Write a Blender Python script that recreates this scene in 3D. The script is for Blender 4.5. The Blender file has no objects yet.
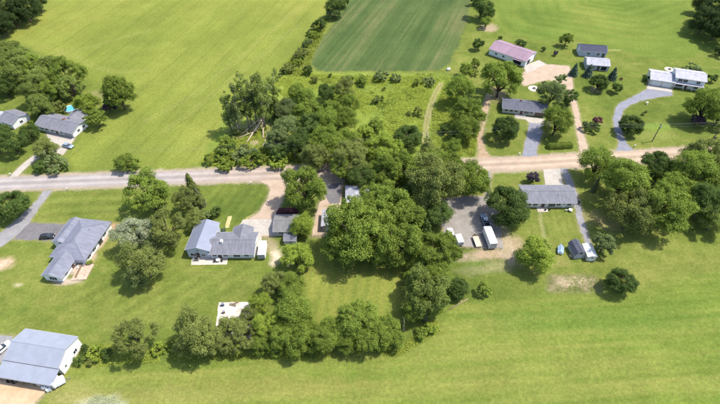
import bpy, bmesh, math, random
import numpy as np
from mathutils import Vector, Matrix

# ------------------------------------------------------------------ camera, sky, sun, exposure
sc = bpy.context.scene
col = sc.collection
FPX, CAMH, PITCH = 480.0, 117.0, math.radians(45)
cam_d = bpy.data.cameras.new('camera'); cam = bpy.data.objects.new('camera', cam_d); col.objects.link(cam)
cam.location = (0, 0, CAMH); cam.rotation_euler = (math.pi/2 - PITCH, 0, 0)
cam_d.sensor_width = 36; cam_d.lens = 24.0; cam_d.clip_end = 20000; cam_d.clip_start = 0.5
sc.camera = cam
SUN_EL, SUN_AZ = math.radians(62), math.radians(12)      # azimuth measured from +x towards +y
w = bpy.data.worlds.new('World'); sc.world = w; w.use_nodes = True
wn = w.node_tree.nodes; wl = w.node_tree.links
bgn = wn['Background']; skyn = wn.new('ShaderNodeTexSky'); skyn.sky_type = 'NISHITA'; skyn.sun_disc = False
skyn.sun_elevation = SUN_EL; skyn.sun_rotation = math.pi/2 - SUN_AZ; skyn.altitude = 300
skyn.dust_density = 2.0
wl.new(skyn.outputs[0], bgn.inputs[0]); bgn.inputs[1].default_value = 0.15
sl = bpy.data.lights.new('sun', 'SUN'); sl.energy = 3.3; sl.angle = math.radians(0.55); sl.color = (1.0, 0.95, 0.85)
so = bpy.data.objects.new('sun', sl); col.objects.link(so)
so.rotation_euler = Vector((math.cos(SUN_EL)*math.cos(SUN_AZ), math.cos(SUN_EL)*math.sin(SUN_AZ), math.sin(SUN_EL))).to_track_quat('Z', 'Y').to_euler()
so.location = (60, 40, 150)
vs = sc.view_settings; vs.view_transform = 'Standard'; vs.look = 'None'; vs.gamma = 1; vs.use_curve_mapping = False
vs.exposure = 1.3

# ------------------------------------------------------------------ helpers
rnd = random.Random(7)
def G(px, py, z=0.0):
    """photo pixel (720 x 404 survey) to the ground point under it"""
    u = (px-360)/FPX; v = (202-py)/FPX
    dx, dy, dz = u, math.cos(PITCH)+v*math.sin(PITCH), -math.sin(PITCH)+v*math.cos(PITCH)
    t = (z-CAMH)/dz
    return (dx*t, dy*t, z)
def depth(p): return p[1]*math.cos(PITCH)+(CAMH-p[2])*math.sin(PITCH)

def tag(o, label=None, cat=None, group=None, kind=None):
    if label: o['label'] = label
    if cat: o['category'] = cat
    if group: o['group'] = group
    if kind: o['kind'] = kind
    return o
def empty(name, loc=(0, 0, 0), rz=0.0):
    o = bpy.data.objects.new(name, None); o.empty_display_size = .3; col.objects.link(o)
    o.location = loc; o.rotation_euler = (0, 0, rz); return o
def place(o, parent=None, loc=None, rz=None):
    if parent is not None: o.parent = parent
    if loc is not None: o.location = loc
    if rz is not None: o.rotation_euler = (0, 0, rz)
    return o
def link(name, me, parent=None):
    o = bpy.data.objects.new(name, me); col.objects.link(o)
    if parent is not None: o.parent = parent
    return o
def copy_tree(o, parent=None):
    c = o.copy(); col.objects.link(c); c.parent = parent
    for ch in o.children: copy_tree(ch, c)
    return c

class MB:
    def __init__(s): s.v = []; s.f = []
    def add(s, vs_, fs):
        b = len(s.v); s.v += [tuple(p) for p in vs_]; s.f += [tuple(i+b for i in q) for q in fs]; return s
    def box(s, x0, x1, y0, y1, z0, z1):
        return s.add([(x0,y0,z0),(x1,y0,z0),(x1,y1,z0),(x0,y1,z0),(x0,y0,z1),(x1,y0,z1),(x1,y1,z1),(x0,y1,z1)],
                     [(0,3,2,1),(4,5,6,7),(0,1,5,4),(1,2,6,5),(2,3,7,6),(3,0,4,7)])
    def extx(s, poly, x0, x1):            # poly of (y, z), extruded along x
        n = len(poly)
        return s.add([(x0,y,z) for y,z in poly]+[(x1,y,z) for y,z in poly],
                     [tuple(range(n))[::-1], tuple(range(n, 2*n))]+[(i,(i+1)%n,n+(i+1)%n,n+i) for i in range(n)])
    def exty(s, poly, y0, y1):            # poly of (x, z)
        n = len(poly)
        return s.add([(x,y0,z) for x,z in poly]+[(x,y1,z) for x,z in poly],
                     [tuple(range(n)), tuple(range(n, 2*n))[::-1]]+[((i+1)%n,i,n+i,n+(i+1)%n) for i in range(n)])
    def extz(s, poly, z0, z1):
        n = len(poly)
        return s.add([(x,y,z0) for x,y in poly]+[(x,y,z1) for x,y in poly],
                     [tuple(range(n))[::-1], tuple(range(n, 2*n))]+[(i,(i+1)%n,n+(i+1)%n,n+i) for i in range(n)])
    def tube(s, pts, rs, n=6, cap=True):
        b = len(s.v); pts = [Vector(p) for p in pts]; m = len(pts)
        for i, p in enumerate(pts):
            d = (pts[min(i+1, m-1)]-pts[max(i-1, 0)]).normalized()
            a = d.orthogonal().normalized() if abs(d.z) > .9 else d.cross(Vector((0, 0, 1))).normalized()
            c = d.cross(a); r = rs[i] if hasattr(rs, '__len__') else rs
            for k in range(n):
                t = 2*math.pi*k/n; s.v.append(tuple(p+a*(r*math.cos(t))+c*(r*math.sin(t))))
        for i in range(m-1):
            for k in range(n):
                s.f.append((b+i*n+k, b+i*n+(k+1)%n, b+(i+1)*n+(k+1)%n, b+(i+1)*n+k))
        if cap:
            s.f.append(tuple(b+k for k in range(n))[::-1]); s.f.append(tuple(b+(m-1)*n+k for k in range(n)))
        return s
    def mesh(s, name, mat, smooth=False):
        me = bpy.data.meshes.new(name); me.from_pydata(s.v, [], s.f); me.validate()
        me.materials.append(mat)
        bm = bmesh.new(); bm.from_mesh(me); bmesh.ops.recalc_face_normals(bm, faces=bm.faces); bm.to_mesh(me); bm.free()
        if smooth: me.polygons.foreach_set('use_smooth', [True]*len(me.polygons))
        return me
    def build(s, name, mat, parent=None, smooth=False, bevel=0):
        o = link(name, s.mesh(name, mat, smooth), parent)
        if bevel:
            m = o.modifiers.new('bevel', 'BEVEL'); m.width = bevel; m.segments = 2; m.limit_method = 'ANGLE'
        return o

# ------------------------------------------------------------------ materials
MATS = {}
def mat(name, c, rough=.7, metal=0, var=.12, scale=1.2, bump=0.0, bscale=8.0, c2=None, stretch=(1, 1, 1), spec=.3):
    if name in MATS: return MATS[name]
    m = bpy.data.materials.new(name); m.use_nodes = True; nt = m.node_tree; N = nt.nodes; L = nt.links
    b = N['Principled BSDF']; b.inputs['Roughness'].default_value = rough; b.inputs['Metallic'].default_value = metal
    b.inputs['Specular IOR Level'].default_value = spec
    tc = N.new('ShaderNodeTexCoord'); mp = N.new('ShaderNodeMapping'); mp.inputs['Scale'].default_value = stretch
    L.new(tc.outputs['Object'], mp.inputs[0])
    n1 = N.new('ShaderNodeTexNoise'); n1.inputs['Scale'].default_value = scale; n1.inputs['Detail'].default_value = 6; n1.inputs['Roughness'].default_value = .65
    L.new(mp.outputs[0], n1.inputs['Vector'])
    mx = N.new('ShaderNodeMix'); mx.data_type = 'RGBA'
    c2 = c2 or tuple(x*(1+var*1.5) for x in c)
    mx.inputs[6].default_value = (*[max(0, x*(1-var*1.5)) for x in c], 1); mx.inputs[7].default_value = (*c2, 1)
    rmp = N.new('ShaderNodeMapRange'); rmp.inputs[1].default_value = .3; rmp.inputs[2].default_value = .7
    L.new(n1.outputs[0], rmp.inputs[0]); L.new(rmp.outputs[0], mx.inputs[0]); L.new(mx.outputs[2], b.inputs['Base Color'])
    if bump:
        n2 = N.new('ShaderNodeTexNoise'); n2.inputs['Scale'].default_value = bscale; n2.inputs['Detail'].default_value = 3
        L.new(mp.outputs[0], n2.inputs['Vector'])
        bp = N.new('ShaderNodeBump'); bp.inputs['Strength'].default_value = bump; bp.inputs['Distance'].default_value = .05
        L.new(n2.outputs[0], bp.inputs['Height']); L.new(bp.outputs[0], b.inputs['Normal'])
    MATS[name] = m; return m

def shingle(name, c, var=.16):
    m = mat(name, c, .85, var=var*.9, scale=1.3, bump=.3, bscale=6, stretch=(1, .3, .3))
    return m
WHITE = mat('white_siding', (.62, .62, .61), .55, var=.04)
CREAM = mat('cream_siding', (.52, .48, .41), .6, var=.05)
PALEBLUE = mat('pale_blue_siding', (.36, .40, .47), .6, var=.05)
GREYS = mat('grey_siding', (.30, .30, .31), .6, var=.06)
TAN = mat('tan_siding', (.36, .31, .25), .6, var=.06)
TRIM = mat('white_trim', (.66, .66, .65), .5, var=.03)
EDGE = mat('grey_edging', (.30, .30, .32), .5, var=.05)
SH_GREY = shingle('grey_shingles', (.125, .125, .145))
SH_DARK = shingle('charcoal_shingles', (.062, .065, .085))
SH_SLATE = shingle('slate_blue_shingles', (.075, .078, .10))
SH_BLUE = shingle('blue_grey_shingles', (.135, .14, .175))
SH_LIGHT = shingle('light_grey_shingles', (.28, .275, .31))
SH_BROWN = shingle('brown_grey_shingles', (.13, .125, .125))
ME_PALE = mat('pale_metal_roofing', (.25, .265, .31), .42, .25, var=.06, scale=.4)
ME_BLUE = mat('blue_grey_metal_roofing', (.17, .185, .235), .45, .2, var=.06, scale=.4)
ME_MAUVE = mat('faded_mauve_metal_roofing', (.215, .140, .180), .6, .0, var=.10, scale=.35, stretch=(1, .25, 1))
ME_NAVY = mat('navy_metal_roofing', (.022, .027, .055), .6, 0, var=.1, spec=.15)
GLASS = mat('window_glass', (.02, .025, .03), .08, var=.2, spec=.6)
DARK = mat('dark_opening', (.012, .012, .014), .8)
DOORM = mat('door_paint', (.10, .06, .05), .5)
WOOD = mat('weathered_wood', (.20, .15, .10), .8, var=.3, scale=3, stretch=(1, 8, 8))
BARK = mat('bark', (.075, .055, .04), .9, var=.35, scale=4, bump=.6)
PALEBARK = mat('pale_bark', (.24, .19, .15), .9, var=.3, scale=4, bump=.4)
DEADWOOD = mat('dead_wood', (.42, .33, .25), .9, var=.25, scale=3)
CONC = mat('concrete', (.36, .32, .275), .85, var=.10, scale=.5, bump=.15)
CONC_W = mat('bleached_concrete', (.40, .35, .30), .85, var=.22, scale=.6, bump=.2)
TYRE = mat('tyre_rubber', (.012, .012, .012), .85)
RIM = mat('wheel_rim', (.4, .4, .42), .35, .8)
STEEL = mat('dull_steel', (.25, .25, .26), .5, .6)
BLACK = mat('black_paint', (.015, .015, .017), .4)
VWHITE = mat('vehicle_white', (.72, .72, .71), .3, var=.03, spec=.5)
VSILVER = mat('vehicle_blue_silver', (.22, .28, .38), .3, .3, var=.04, spec=.5)
VDARK = mat('vehicle_black', (.02, .02, .024), .25, var=.05, spec=.5)
LAMP = mat('lamp_lens', (.5, .5, .48), .15, spec=.6)
POLE = mat('pole_wood', (.11, .085, .065), .9, var=.25, scale=3)

# road and drive surfaces: gravelly grain plus wheel-worn mottling
def surface(name, c, c2, scale=.35, grain=3.5, gamt=.10):
    m = bpy.data.materials.new(name); m.use_nodes = True; nt = m.node_tree; N = nt.nodes; L = nt.links
    b = N['Principled BSDF']; b.inputs['Roughness'].default_value = .9; b.inputs['Specular IOR Level'].default_value = .2
    geo = N.new('ShaderNodeNewGeometry')
    n1 = N.new('ShaderNodeTexNoise'); n1.inputs['Scale'].default_value = scale; n1.inputs['Detail'].default_value = 7; n1.inputs['Roughness'].default_value = .7
    L.new(geo.outputs['Position'], n1.inputs['Vector'])
    rmp = N.new('ShaderNodeMapRange'); rmp.inputs[1].default_value = .32; rmp.inputs[2].default_value = .68; L.new(n1.outputs[0], rmp.inputs[0])
    mx = N.new('ShaderNodeMix'); mx.data_type = 'RGBA'; mx.inputs[6].default_value = (*c, 1); mx.inputs[7].default_value = (*c2, 1)
    L.new(rmp.outputs[0], mx.inputs[0])
    n2 = N.new('ShaderNodeTexNoise'); n2.inputs['Scale'].default_value = grain; n2.inputs['Detail'].default_value = 2
    L.new(geo.outputs['Position'], n2.inputs['Vector'])
    r2 = N.new('ShaderNodeMapRange'); r2.inputs[1].default_value = .3; r2.inputs[2].default_value = .7; r2.inputs[3].default_value = 1-gamt; r2.inputs[4].default_value = 1+gamt
    L.new(n2.outputs[0], r2.inputs[0])
    vm = N.new('ShaderNodeVectorMath'); vm.operation = 'SCALE'; L.new(mx.outputs[2], vm.inputs[0]); L.new(r2.outputs[0], vm.inputs['Scale'])
    L.new(vm.outputs[0], b.inputs['Base Color'])
    bp = N.new('ShaderNodeBump'); bp.inputs['Strength'].default_value = .15; bp.inputs['Distance'].default_value = .02
    L.new(n2.outputs[0], bp.inputs['Height']); L.new(bp.outputs[0], b.inputs['Normal'])
    return m
ASPHALT = surface('old_asphalt', (.085, .08, .085), (.135, .125, .125))
ASPHALT_L = surface('pale_asphalt', (.15, .145, .15), (.21, .20, .20))
ASPHALT_B = surface('blue_grey_asphalt', (.13, .135, .16), (.18, .18, .205))
GRAVEL = surface('tan_gravel', (.255, .185, .132), (.325, .255, .190))
GRAVEL_G = surface('grey_gravel', (.145, .13, .115), (.215, .195, .175))
DIRT = surface('dirt', (.20, .14, .085), (.30, .22, .145), .6)
ORANGE_DIRT = surface('orange_sand', (.32, .20, .115), (.40, .29, .19), .3)
CONCS = surface('drive_concrete', (.255, .23, .20), (.335, .30, .26), .35, 1.5, .10)

# ------------------------------------------------------------------ numpy noise
def _hash(ix, iy, seed):
    h = (ix.astype(np.int64)*374761393 + iy.astype(np.int64)*668265263 + seed*1442695041) & 0xffffffff
    h = ((h ^ (h >> 13))*1274126177) & 0xffffffff
    return ((h ^ (h >> 16)) & 0xffff)/65535.0
def vnoise(x, y, seed=0):
    ix = np.floor(x); iy = np.floor(y); fx = x-ix; fy = y-iy
    fx = fx*fx*(3-2*fx); fy = fy*fy*(3-2*fy)
    a = _hash(ix, iy, seed); b = _hash(ix+1, iy, seed); c = _hash(ix, iy+1, seed); d = _hash(ix+1, iy+1, seed)
    return (a*(1-fx)+b*fx)*(1-fy)+(c*(1-fx)+d*fx)*fy
def fbm(x, y, seed=0, oct=4, g=.55):
    s = 0; a = 1; t = 0
    for i in range(oct):
        s = s+a*vnoise(x*2**i+i*17.3, y*2**i-i*9.1, seed+i); t += a; a *= g
    return s/t
def inpoly(x, y, poly):
    r = np.zeros(x.shape, bool); n = len(poly)
    for i in range(n):
        x0, y0 = poly[i][:2]; x1, y1 = poly[(i+1) % n][:2]
        if y0 == y1: continue
        c = (y0 > y) != (y1 > y)
        r ^= c & (x < (x1-x0)*(y-y0)/(y1-y0)+x0)
    return r
def segdist(x, y, pts):
    d = np.full(x.shape, 1e9)
    for (x0, y0, *_), (x1, y1, *_) in zip(pts[:-1], pts[1:]):
        vx, vy = x1-x0, y1-y0; l = vx*vx+vy*vy+1e-9
        t = np.clip(((x-x0)*vx+(y-y0)*vy)/l, 0, 1)
        d = np.minimum(d, np.hypot(x-x0-t*vx, y-y0-t*vy))
    return d

# ------------------------------------------------------------------ plan of the place (photo survey points)
P = lambda *pts: [G(*p) for p in pts]
ROADC = P((-80, 187.2), (0, 184), (90, 180.5), (180, 177), (300, 172.2), (400, 168.2), (480, 165.2), (533, 163), (575, 160.5), (614, 158.2), (650, 156), (690, 153.7), (760, 149.8))
ROADC = [(-900, ROADC[0][1]-45, 0)] + ROADC + [(900, ROADC[-1][1]+70, 0)]
DRIVES = {   # name: (material, level, outline)
 'asphalt_driveway': (ASPHALT_L, .010, P((43, 191), (53, 190.5), (46, 199), (38, 209), (30, 222), (21, 231), (8, 242), (-12, 254), (-20, 246), (0, 233), (14, 222), (26, 211), (37, 200))),
 'asphalt_parking_pad': (ASPHALT, .006, P((28, 223), (66, 224), (54, 240.5), (13, 239.5))),
 'gravel_driveway': (GRAVEL, .008, P((255, 179), (262, 181.5), (268, 185), (270, 190), (268, 198), (260, 211), (249, 219), (240, 226), (237, 232), (252, 232), (258, 236), (275, 236), (276, 222), (278, 212), (283, 197), (288, 188), (293, 180), (300, 176))),
 'concrete_pad': (CONCS, .014, P((243, 219.5), (275, 219), (275, 235), (262, 235.5), (260, 256), (253, 255), (257, 236), (238, 233), (237, 230))),
 'gravel_lane': (GRAVEL, .008, P((324, 176), (345, 174), (341, 196), (341, 214), (330, 236), (312, 236), (316, 214), (322, 196))),
 'dark_apron': (ASPHALT, .013, P((326, 184), (342, 183), (340, 203), (330, 204), (325, 196))),  # darker sheet on the upper part of the gravel lane
 'gravel_yard': (GRAVEL_G, .008, P((486, 168), (492, 168), (490, 186), (489, 196), (496, 206), (499, 222), (504, 248.5), (481, 248), (456, 245), (446, 238), (441, 222), (438, 200), (470, 196), (484, 197), (487, 184))),
 'concrete_driveway': (CONCS, .012, P((543, 169), (560, 168.5), (564, 188), (546, 188))),
 'asphalt_side_drive': (ASPHALT_L, .008, P((559, 168), (567, 167.6), (574, 184), (580, 201), (584, 220), (591, 243), (586, 245), (581, 232), (577, 218), (574, 203), (567, 187))),
 'gravel_farm_lane': (GRAVEL, .008, P((581, 160), (580, 150), (577, 134), (574, 116), (570, 98), (566, 86), (550, 80), (538, 82), (524, 86), (519, 80), (524, 72), (545, 64), (569, 66), (572, 76), (573, 90), (578, 108), (582, 128), (588, 148), (597, 158))),
 'barn_apron': (CONCS, .016, P((523, 66), (539, 60), (546, 64), (527, 73.5))),
 'blue_grey_driveway': (ASPHALT_B, .010, P((521, 160), (523, 153), (525, 142), (529, 128), (529, 121), (543, 123), (546, 124), (542, 134), (537.5, 146), (537, 153), (540, 160))),
 'concrete_walk': (CONCS, .014, P((514, 115), (519, 115.2), (544, 119), (543.5, 124), (529, 122.5), (526, 119.5), (516, 118))),
 'dirt_lane': (DIRT, .008, P((476, 165), (479, 152), (477, 138), (479, 122), (483, 108), (487, 94), (489, 86), (492, 87), (490, 97), (488, 110), (484, 124), (482, 138), (485, 150), (493, 160))),
 'curved_driveway': (ASPHALT_B, .010, P((610, 158), (617, 149), (619, 143), (615, 131), (613, 119), (615, 109), (620, 103), (632, 97), (645, 90), (650, 88), (672, 91), (672, 95.5), (656, 97.5), (640, 101), (629, 105.5), (623, 111), (621, 120), (622, 130), (625, 140), (630, 147), (640, 156))),
 'garage_apron': (CONCS, .016, P((648, 82), (672, 86.5), (672, 92), (647, 88.5))),
 'concrete_forecourt': (CONCS, .010, P((46, 132), (75, 136), (74, 140), (69, 147), (63, 155), (57, 153), (54, 148), (49, 141))),
 'concrete_drive_strip': (CONCS, .008, P((8, 178), (16, 178), (26, 168), (37, 159), (45, 154), (60, 152), (56, 146), (42, 150), (31, 157), (19, 167))),
 'barn_yard': (ORANGE_DIRT, .008, P((-60, 372), (20, 376), (45, 381), (46, 392), (36, 402), (28, 425), (-60, 440))),
 'barn_side_track': (ASPHALT_L, .007, P((-60, 332), (14, 336), (10, 346), (2, 362), (-60, 372))),
 'house_patio': (CONC, .014, P((192, 257), (228, 257.5), (227, 264.5), (191, 265))),
 'garden_path': (mat('straw_path', (.33, .27, .12), .9, var=.15), .008, P((225, 228), (228, 216), (231.5, 216), (229, 228))),
}
HAY = P((-700, -150), (345, -150), (337, 0), (309, 36), (288, 62), (262, 84), (225, 118), (205, 160), (190, 168), (75, 171.5), (62, 158), (80, 137), (108, 116), (130, 106), (90, 80), (50, 55), (0, 38), (-700, -20))
CROP = P((352, -4), (323, 38), (311, 58), (311, 66), (318, 70.5), (330, 71.5), (390, 71.5), (438, 70), (450, 64), (459, 45), (467, 20), (471, 0), (480, -130), (385, -130))
RFIELD = P((496, -5), (494, 18), (497, 29), (506, 34), (525, 37), (550, 41), (580, 39), (640, 57), (680, 60), (706, 52), (720, 44), (1000, 44), (1000, -150), (500, -150))
MEADOW = P((262, 84), (288, 68), (311, 71), (330, 73), (440, 73), (450, 74), (462, 90), (470, 120), (476, 140), (477, 159), (420, 163), (300, 166.5), (205, 169.5), (196, 166), (225, 118))
BOTTOM = P((-300, 700), (-300, 430), (40, 402), (62, 388), (80, 374), (110, 366), (190, 361), (290, 361), (390, 356), (432, 338), (448, 309), (470, 300), (545, 297), (620, 293), (720, 272), (1000, 235), (1100, 700))
BACKYARD = P((302, 262), (330, 244), (430, 255), (420, 300), (385, 318), (330, 330), (305, 300))

# ------------------------------------------------------------------ ground sheet
def build_ground():
    st = .62
    xs = np.concatenate([[-6000, -3000, -1500, -800, -500, -380], np.arange(-300, 300.1, st), [380, 500, 800, 1500, 3000, 6000]])
    ys = np.concatenate([[-4000, -1500, -500, -150, -40, 10], np.arange(30, 310, st), [330, 370, 450, 600, 900, 1500, 3000, 8000]])
    X, Y = np.meshgrid(xs, ys); nx, ny = len(xs), len(ys)
    wx = X+2.4*(fbm(X*.25, Y*.25, 11)-.5)+1.6*(vnoise(X*1.1, Y*1.1, 12)-.5)
    wy = Y+2.4*(fbm(X*.25, Y*.25, 21)-.5)+1.6*(vnoise(X*1.1, Y*1.1, 22)-.5)
    def blur(m, n=1):
        m = m.astype(float)
        for _ in range(n):
            m = (m+np.roll(m, 1, 0)+np.roll(m, -1, 0))/3; m = (m+np.roll(m, 1, 1)+np.roll(m, -1, 1))/3
        return m
    C = np.zeros(X.shape+(3,))
    def lay(mask, c): C[:] = C*(1-mask[..., None])+c*mask[..., None]
    def ramp(t, *cs):
        t = np.clip(t, 0, 1)[..., None]*(len(cs)-1); o = np.zeros(t.shape[:-1]+(3,))
        for i in range(len(cs)-1):
            f = np.clip(t-i, 0, 1)
            o = o*(1-f)+np.array(cs[i+1])*f if i else np.array(cs[0])*(1-f)+np.array(cs[1])*f
        return o
    def st_(t, k=1.0): return np.clip((t-.5)*k+.5, 0, 1)
    # lawns
    n = fbm(X*.035, Y*.035, 1, 5); n2 = fbm(X*.35, Y*.35, 2, 4); n3 = fbm(X*.18, Y*.6, 8, 3)
    C[:] = ramp(st_(.5*n+.3*n2+.2*n3, 2.1), (.060, .085, .015), (.093, .115, .021), (.142, .146, .034))
    # hay field: streaks run parallel to the hedgerow
    a, b = G(288, 66), G(338, 0); th = math.atan2(b[1]-a[1], b[0]-a[0])
    U = X*math.cos(th)+Y*math.sin(th); V = -X*math.sin(th)+Y*math.cos(th)
    s = .42*fbm(U*.006, V*.030, 31, 4)+.26*fbm(U*.02, V*.16, 32, 4)+.14*fbm(U*.05, V*.7, 33, 3)+.18*fbm(X*.02, Y*.02, 34)
    s = .62*s+.38*fbm(X*.012+3, Y*.018, 36, 5)
    s = st_(s, 2.2)
    hay = ramp(s, (.090, .112, .020), (.132, .150, .027), (.180, .178, .038))
    rut = np.abs(((V/11.0+.6*fbm(U*.01, V*.02, 35)) % 1)-.5); hay *= (1-.10*np.exp(-(rut/.05)**2))[..., None]
    lay(blur(inpoly(wx, wy, HAY), 2), hay)
    # dark crop field with brownish thin rows
    a, b = G(390, 60), G(430, 0); th = math.atan2(b[1]-a[1], b[0]-a[0])
    U = X*math.cos(th)+Y*math.sin(th); V = -X*math.sin(th)+Y*math.cos(th)
    s = .35*fbm(U*.008, V*.11, 41, 4)+.4*fbm(U*.02, V*.7, 42, 3)+.25*fbm(X*.03, Y*.03, 43)
    lay(blur(inpoly(wx, wy, CROP), 1), ramp(st_(s, 2.3), (.038, .062, .018), (.056, .080, .024), (.100, .106, .040)))
    # mown field top right: swaths follow the boundary
    d = segdist(X, Y, P((480, -60), (496, 18), (508, 32), (550, 39), (640, 55), (690, 56), (760, 30)))
    s = .5+.5*np.sin(d/3.4*2*math.pi*.5+3*fbm(X*.03, Y*.03, 51))
    s = .10*s+.35*fbm(d*.28, X*.012+Y*.012, 53, 4)+.60*fbm(X*.03, Y*.03, 52, 5)
    lay(blur(inpoly(wx, wy, RFIELD), 2), ramp(st_(s-.05, 2.2), (.074, .108, .018), (.100, .130, .023), (.138, .152, .031)))
    # overgrown meadow
    s = .5*fbm(X*.06, Y*.06, 61, 4)+.5*fbm(X*.5, Y*.5, 62, 3)
    lay(blur(inpoly(wx, wy, MEADOW), 2), ramp(st_(s, 1.6), (.082, .112, .020), (.122, .155, .025), (.165, .188, .032)))
    # bottom field: bands across
    th = math.radians(4); U = X*math.cos(th)+Y*math.sin(th); V = -X*math.sin(th)+Y*math.cos(th)
    s = .36*fbm(U*.010, V*.13, 71, 4)+.36*fbm(U*.03, V*.75, 72, 3)+.15*fbm(X*.6, Y*.6, 73, 2)+.22*fbm(X*.02, Y*.02, 74)
    bt = ramp(st_(s, 2.1), (.068, .104, .016), (.096, .126, .021), (.142, .150, .033))
    sw = np.abs(((V/5.2) % 1)-.5); bt *= (1-.08*np.exp(-(sw/.07)**2))[..., None]
    lay(blur(inpoly(wx, wy, BOTTOM), 2), bt)
    # sunny mown back yard
    th = math.radians(82); V = -X*math.sin(th)+Y*math.cos(th)
    s = .35*(.5+.5*np.sin(V/1.7*math.pi))+.65*fbm(X*.15, Y*.15, 81)
    lay(blur(inpoly(wx, wy, BACKYARD), 3), ramp(s, (.085, .118, .02), (.135, .148, .028), (.16, .16, .035)))
    # swaths across the mown verge lawns
    def verge(pts, ang, per, amt, seed):
        th = math.radians(ang); V = -X*math.sin(th)+Y*math.cos(th)
        m = blur(inpoly(wx, wy, P(*pts)), 3); C[:] = C*(1+amt*m*np.sin(V/per*2*math.pi+2*fbm(X*.05, Y*.05, seed)))[..., None]
    verge([(55, 195), (130, 190), (130, 215), (75, 215), (38, 222)], 4, 4.6, .12, 3)
    verge([(205, 186), (262, 183), (266, 195), (240, 222), (212, 225)], 70, 3.2, .07, 4)
    verge([(120, 260), (190, 265), (260, 265), (215, 300), (120, 320), (60, 300)], 40, 4.0, .08, 5)
    verge([(520, 205), (575, 205), (580, 235), (525, 235)], 85, 2.4, .08, 6)
    # dark green patches in front lawns, pale dry patches
    def blob(px, py, rx, ry, c, k=1.0, seed=0):
        gx, gy, _ = G(px, py); d = np.hypot((X-gx)/rx, (Y-gy)/ry)+.9*(fbm(X*.4, Y*.4, 100+seed)-.5)
        lay(np.clip((1.1-d)*1.6, 0, 1)*k*np.clip(.35+1.1*fbm(X*.9, Y*.9, 130+seed, 3), 0, 1), np.array(c))
    for i, (px, py, rx, ry, c, k) in enumerate([
        (487, 254, 9, 2.2, (.29, .21, .135), .9), (468, 258, 6, 2.2, (.28, .21, .14), .75), (508, 252, 3.5, 4.5, (.29, .22, .15), .75), (472, 263, 4, 1.5, (.08, .115, .02), .9),
        (500, 267, 7, 2.5, (.22, .19, .10), .55), (475, 270, 6, 2.5, (.2, .18, .09), .45), (515, 245, 4, 4, (.30, .22, .14), .8),
        (276, 256, 2.2, 4, (.42, .34, .24), 1.0), (268, 245, 3, 4, (.25, .19, .12), .8), (288, 262, 2, 2, (.3, .24, .15), .6),
        (93, 252, 2.0, 6, (.34, .25, .17), 1.0), (104, 238, 1.6, 5, (.33, .24, .16), .9), (113, 228, 2.5, 3, (.30, .18, .11), .9), (78, 270, 4, 2.5, (.36, .28, .22), 1.0), (66, 282, 5, 1.5, (.36, .28, .22), .9),
        (2, 263, 4, 3, (.40, .27, .18), 1.0), (18, 285, 2, .8, (.34, .28, .18), .6),
        (489, 28, 6, 6, (.30, .22, .15), .8), (498, 95, 5, 7, (.22, .15, .10), .8), (596, 90, 3, 3, (.26, .2, .12), .8), (613, 50, 7, 1.2, (.2, .2, .07), .7),
        (255, 136, 12, 9, (.22, .17, .10), .9), (240, 140, 8, 6, (.2, .17, .09), .6), (420, 113, 6, 4, (.16, .13, .08), .6), (395, 142, 9, 4, (.2, .16, .09), .5),
        (97, 95, 6, 4, (.20, .16, .08), .5), (45, 350, 0.1, 0.1, (.2, .2, .1), 0), (70, 392, 8, 4, (.17, .16, .05), .6), (75, 404, 6, 4, (.19, .17, .06), .6),
        (595, 218, 5, 4, (.20, .15, .08), .5), (612, 224, 6, 4, (.20, .16, .08), .4), (545, 262, 9, 3, (.2, .17, .06), .5),
        (300, 166.5, 4, 1, (.22, .17, .1), .4), (100, 404, 7, 2.5, (.30, .30, .19), .8), (650, 135, 12, 4, (.14, .16, .04), .5), (655, 127, 9, 3, (.12, .19, .03), .5),
        (490, 385, 30, 4, (.15, .155, .035), .4), (600, 320, 40, 4, (.06, .105, .016), .5), (270, 385, 30, 3, (.145, .135, .035), .6), (150, 395, 25, 3, (.15, .14, .04), .5)]):
        if rx > .2: blob(px, py, rx, ry, c, k, i)
    m = blur(inpoly(.85*X+.15*wx, .85*Y+.15*wy, P((546, 275), (595, 275), (602, 292), (547, 292))), 1); lay(m, ramp(st_(fbm(X*.5, Y*.9, 97, 3), 1.8), (.085, .090, .032), (.130, .118, .052), (.180, .152, .080)))
    m = blur(inpoly(wx, wy, P((555, 279), (588, 279), (591, 286), (556, 286))), 1); lay(m*np.clip(fbm(X*.8, Y*1.2, 98, 3)*1.8-.2, 0, 1), np.array((.29, .225, .14)))
    for tp in (P((10, 82), (40, 66), (62, 54), (95, 46), (150, 30)), P((60, 55), (78, 56), (95, 66), (118, 72), (150, 70)), P((150, 120), (200, 92), (262, 40), (300, 8)), P((170, 130), (232, 80), (300, 26)), P((40, 45), (62, 50), (64, 58))):
        d = segdist(X+2*fbm(X*.05, Y*.05, 99), Y, tp); lay(np.clip(1-np.abs(d-.9)*1.5, 0, 1)*.35, np.array((.20, .185, .06)))
    # worn two-rut track through the meadow
    tr = P((441, 84), (436, 92), (431, 104), (428, 116), (426, 128), (425, 142))
    d = segdist(X, Y, tr); lay(np.clip(1.6-d, 0, 1)*.55, np.array((.17, .15, .06))); lay(np.clip(1-np.abs(d-.85)*1.8, 0, 1)*.75, np.array((.24, .19, .10)))
    tr = P((104, 213), (110, 300)); 
    for pts, c, k, wd in [(P((540, 206), (541, 222), (544, 236), (548, 246)), (.2, .19, .08), .6, 1.0), (P((502, 222), (508, 240), (512, 262)), (.28, .22, .14), .6, 1.6),
                      (P((300, 35), (190, 60), (90, 55), (30, 75)), (.2, .18, .06), .0, 1), (P((243, 226), (247, 218), (256, 214)), (.33, .28, .1), .7, .7)]:
        d = segdist(X, Y, pts); lay(np.clip((wd-d)*1.3, 0, 1)*k, np.array(c))
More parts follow.
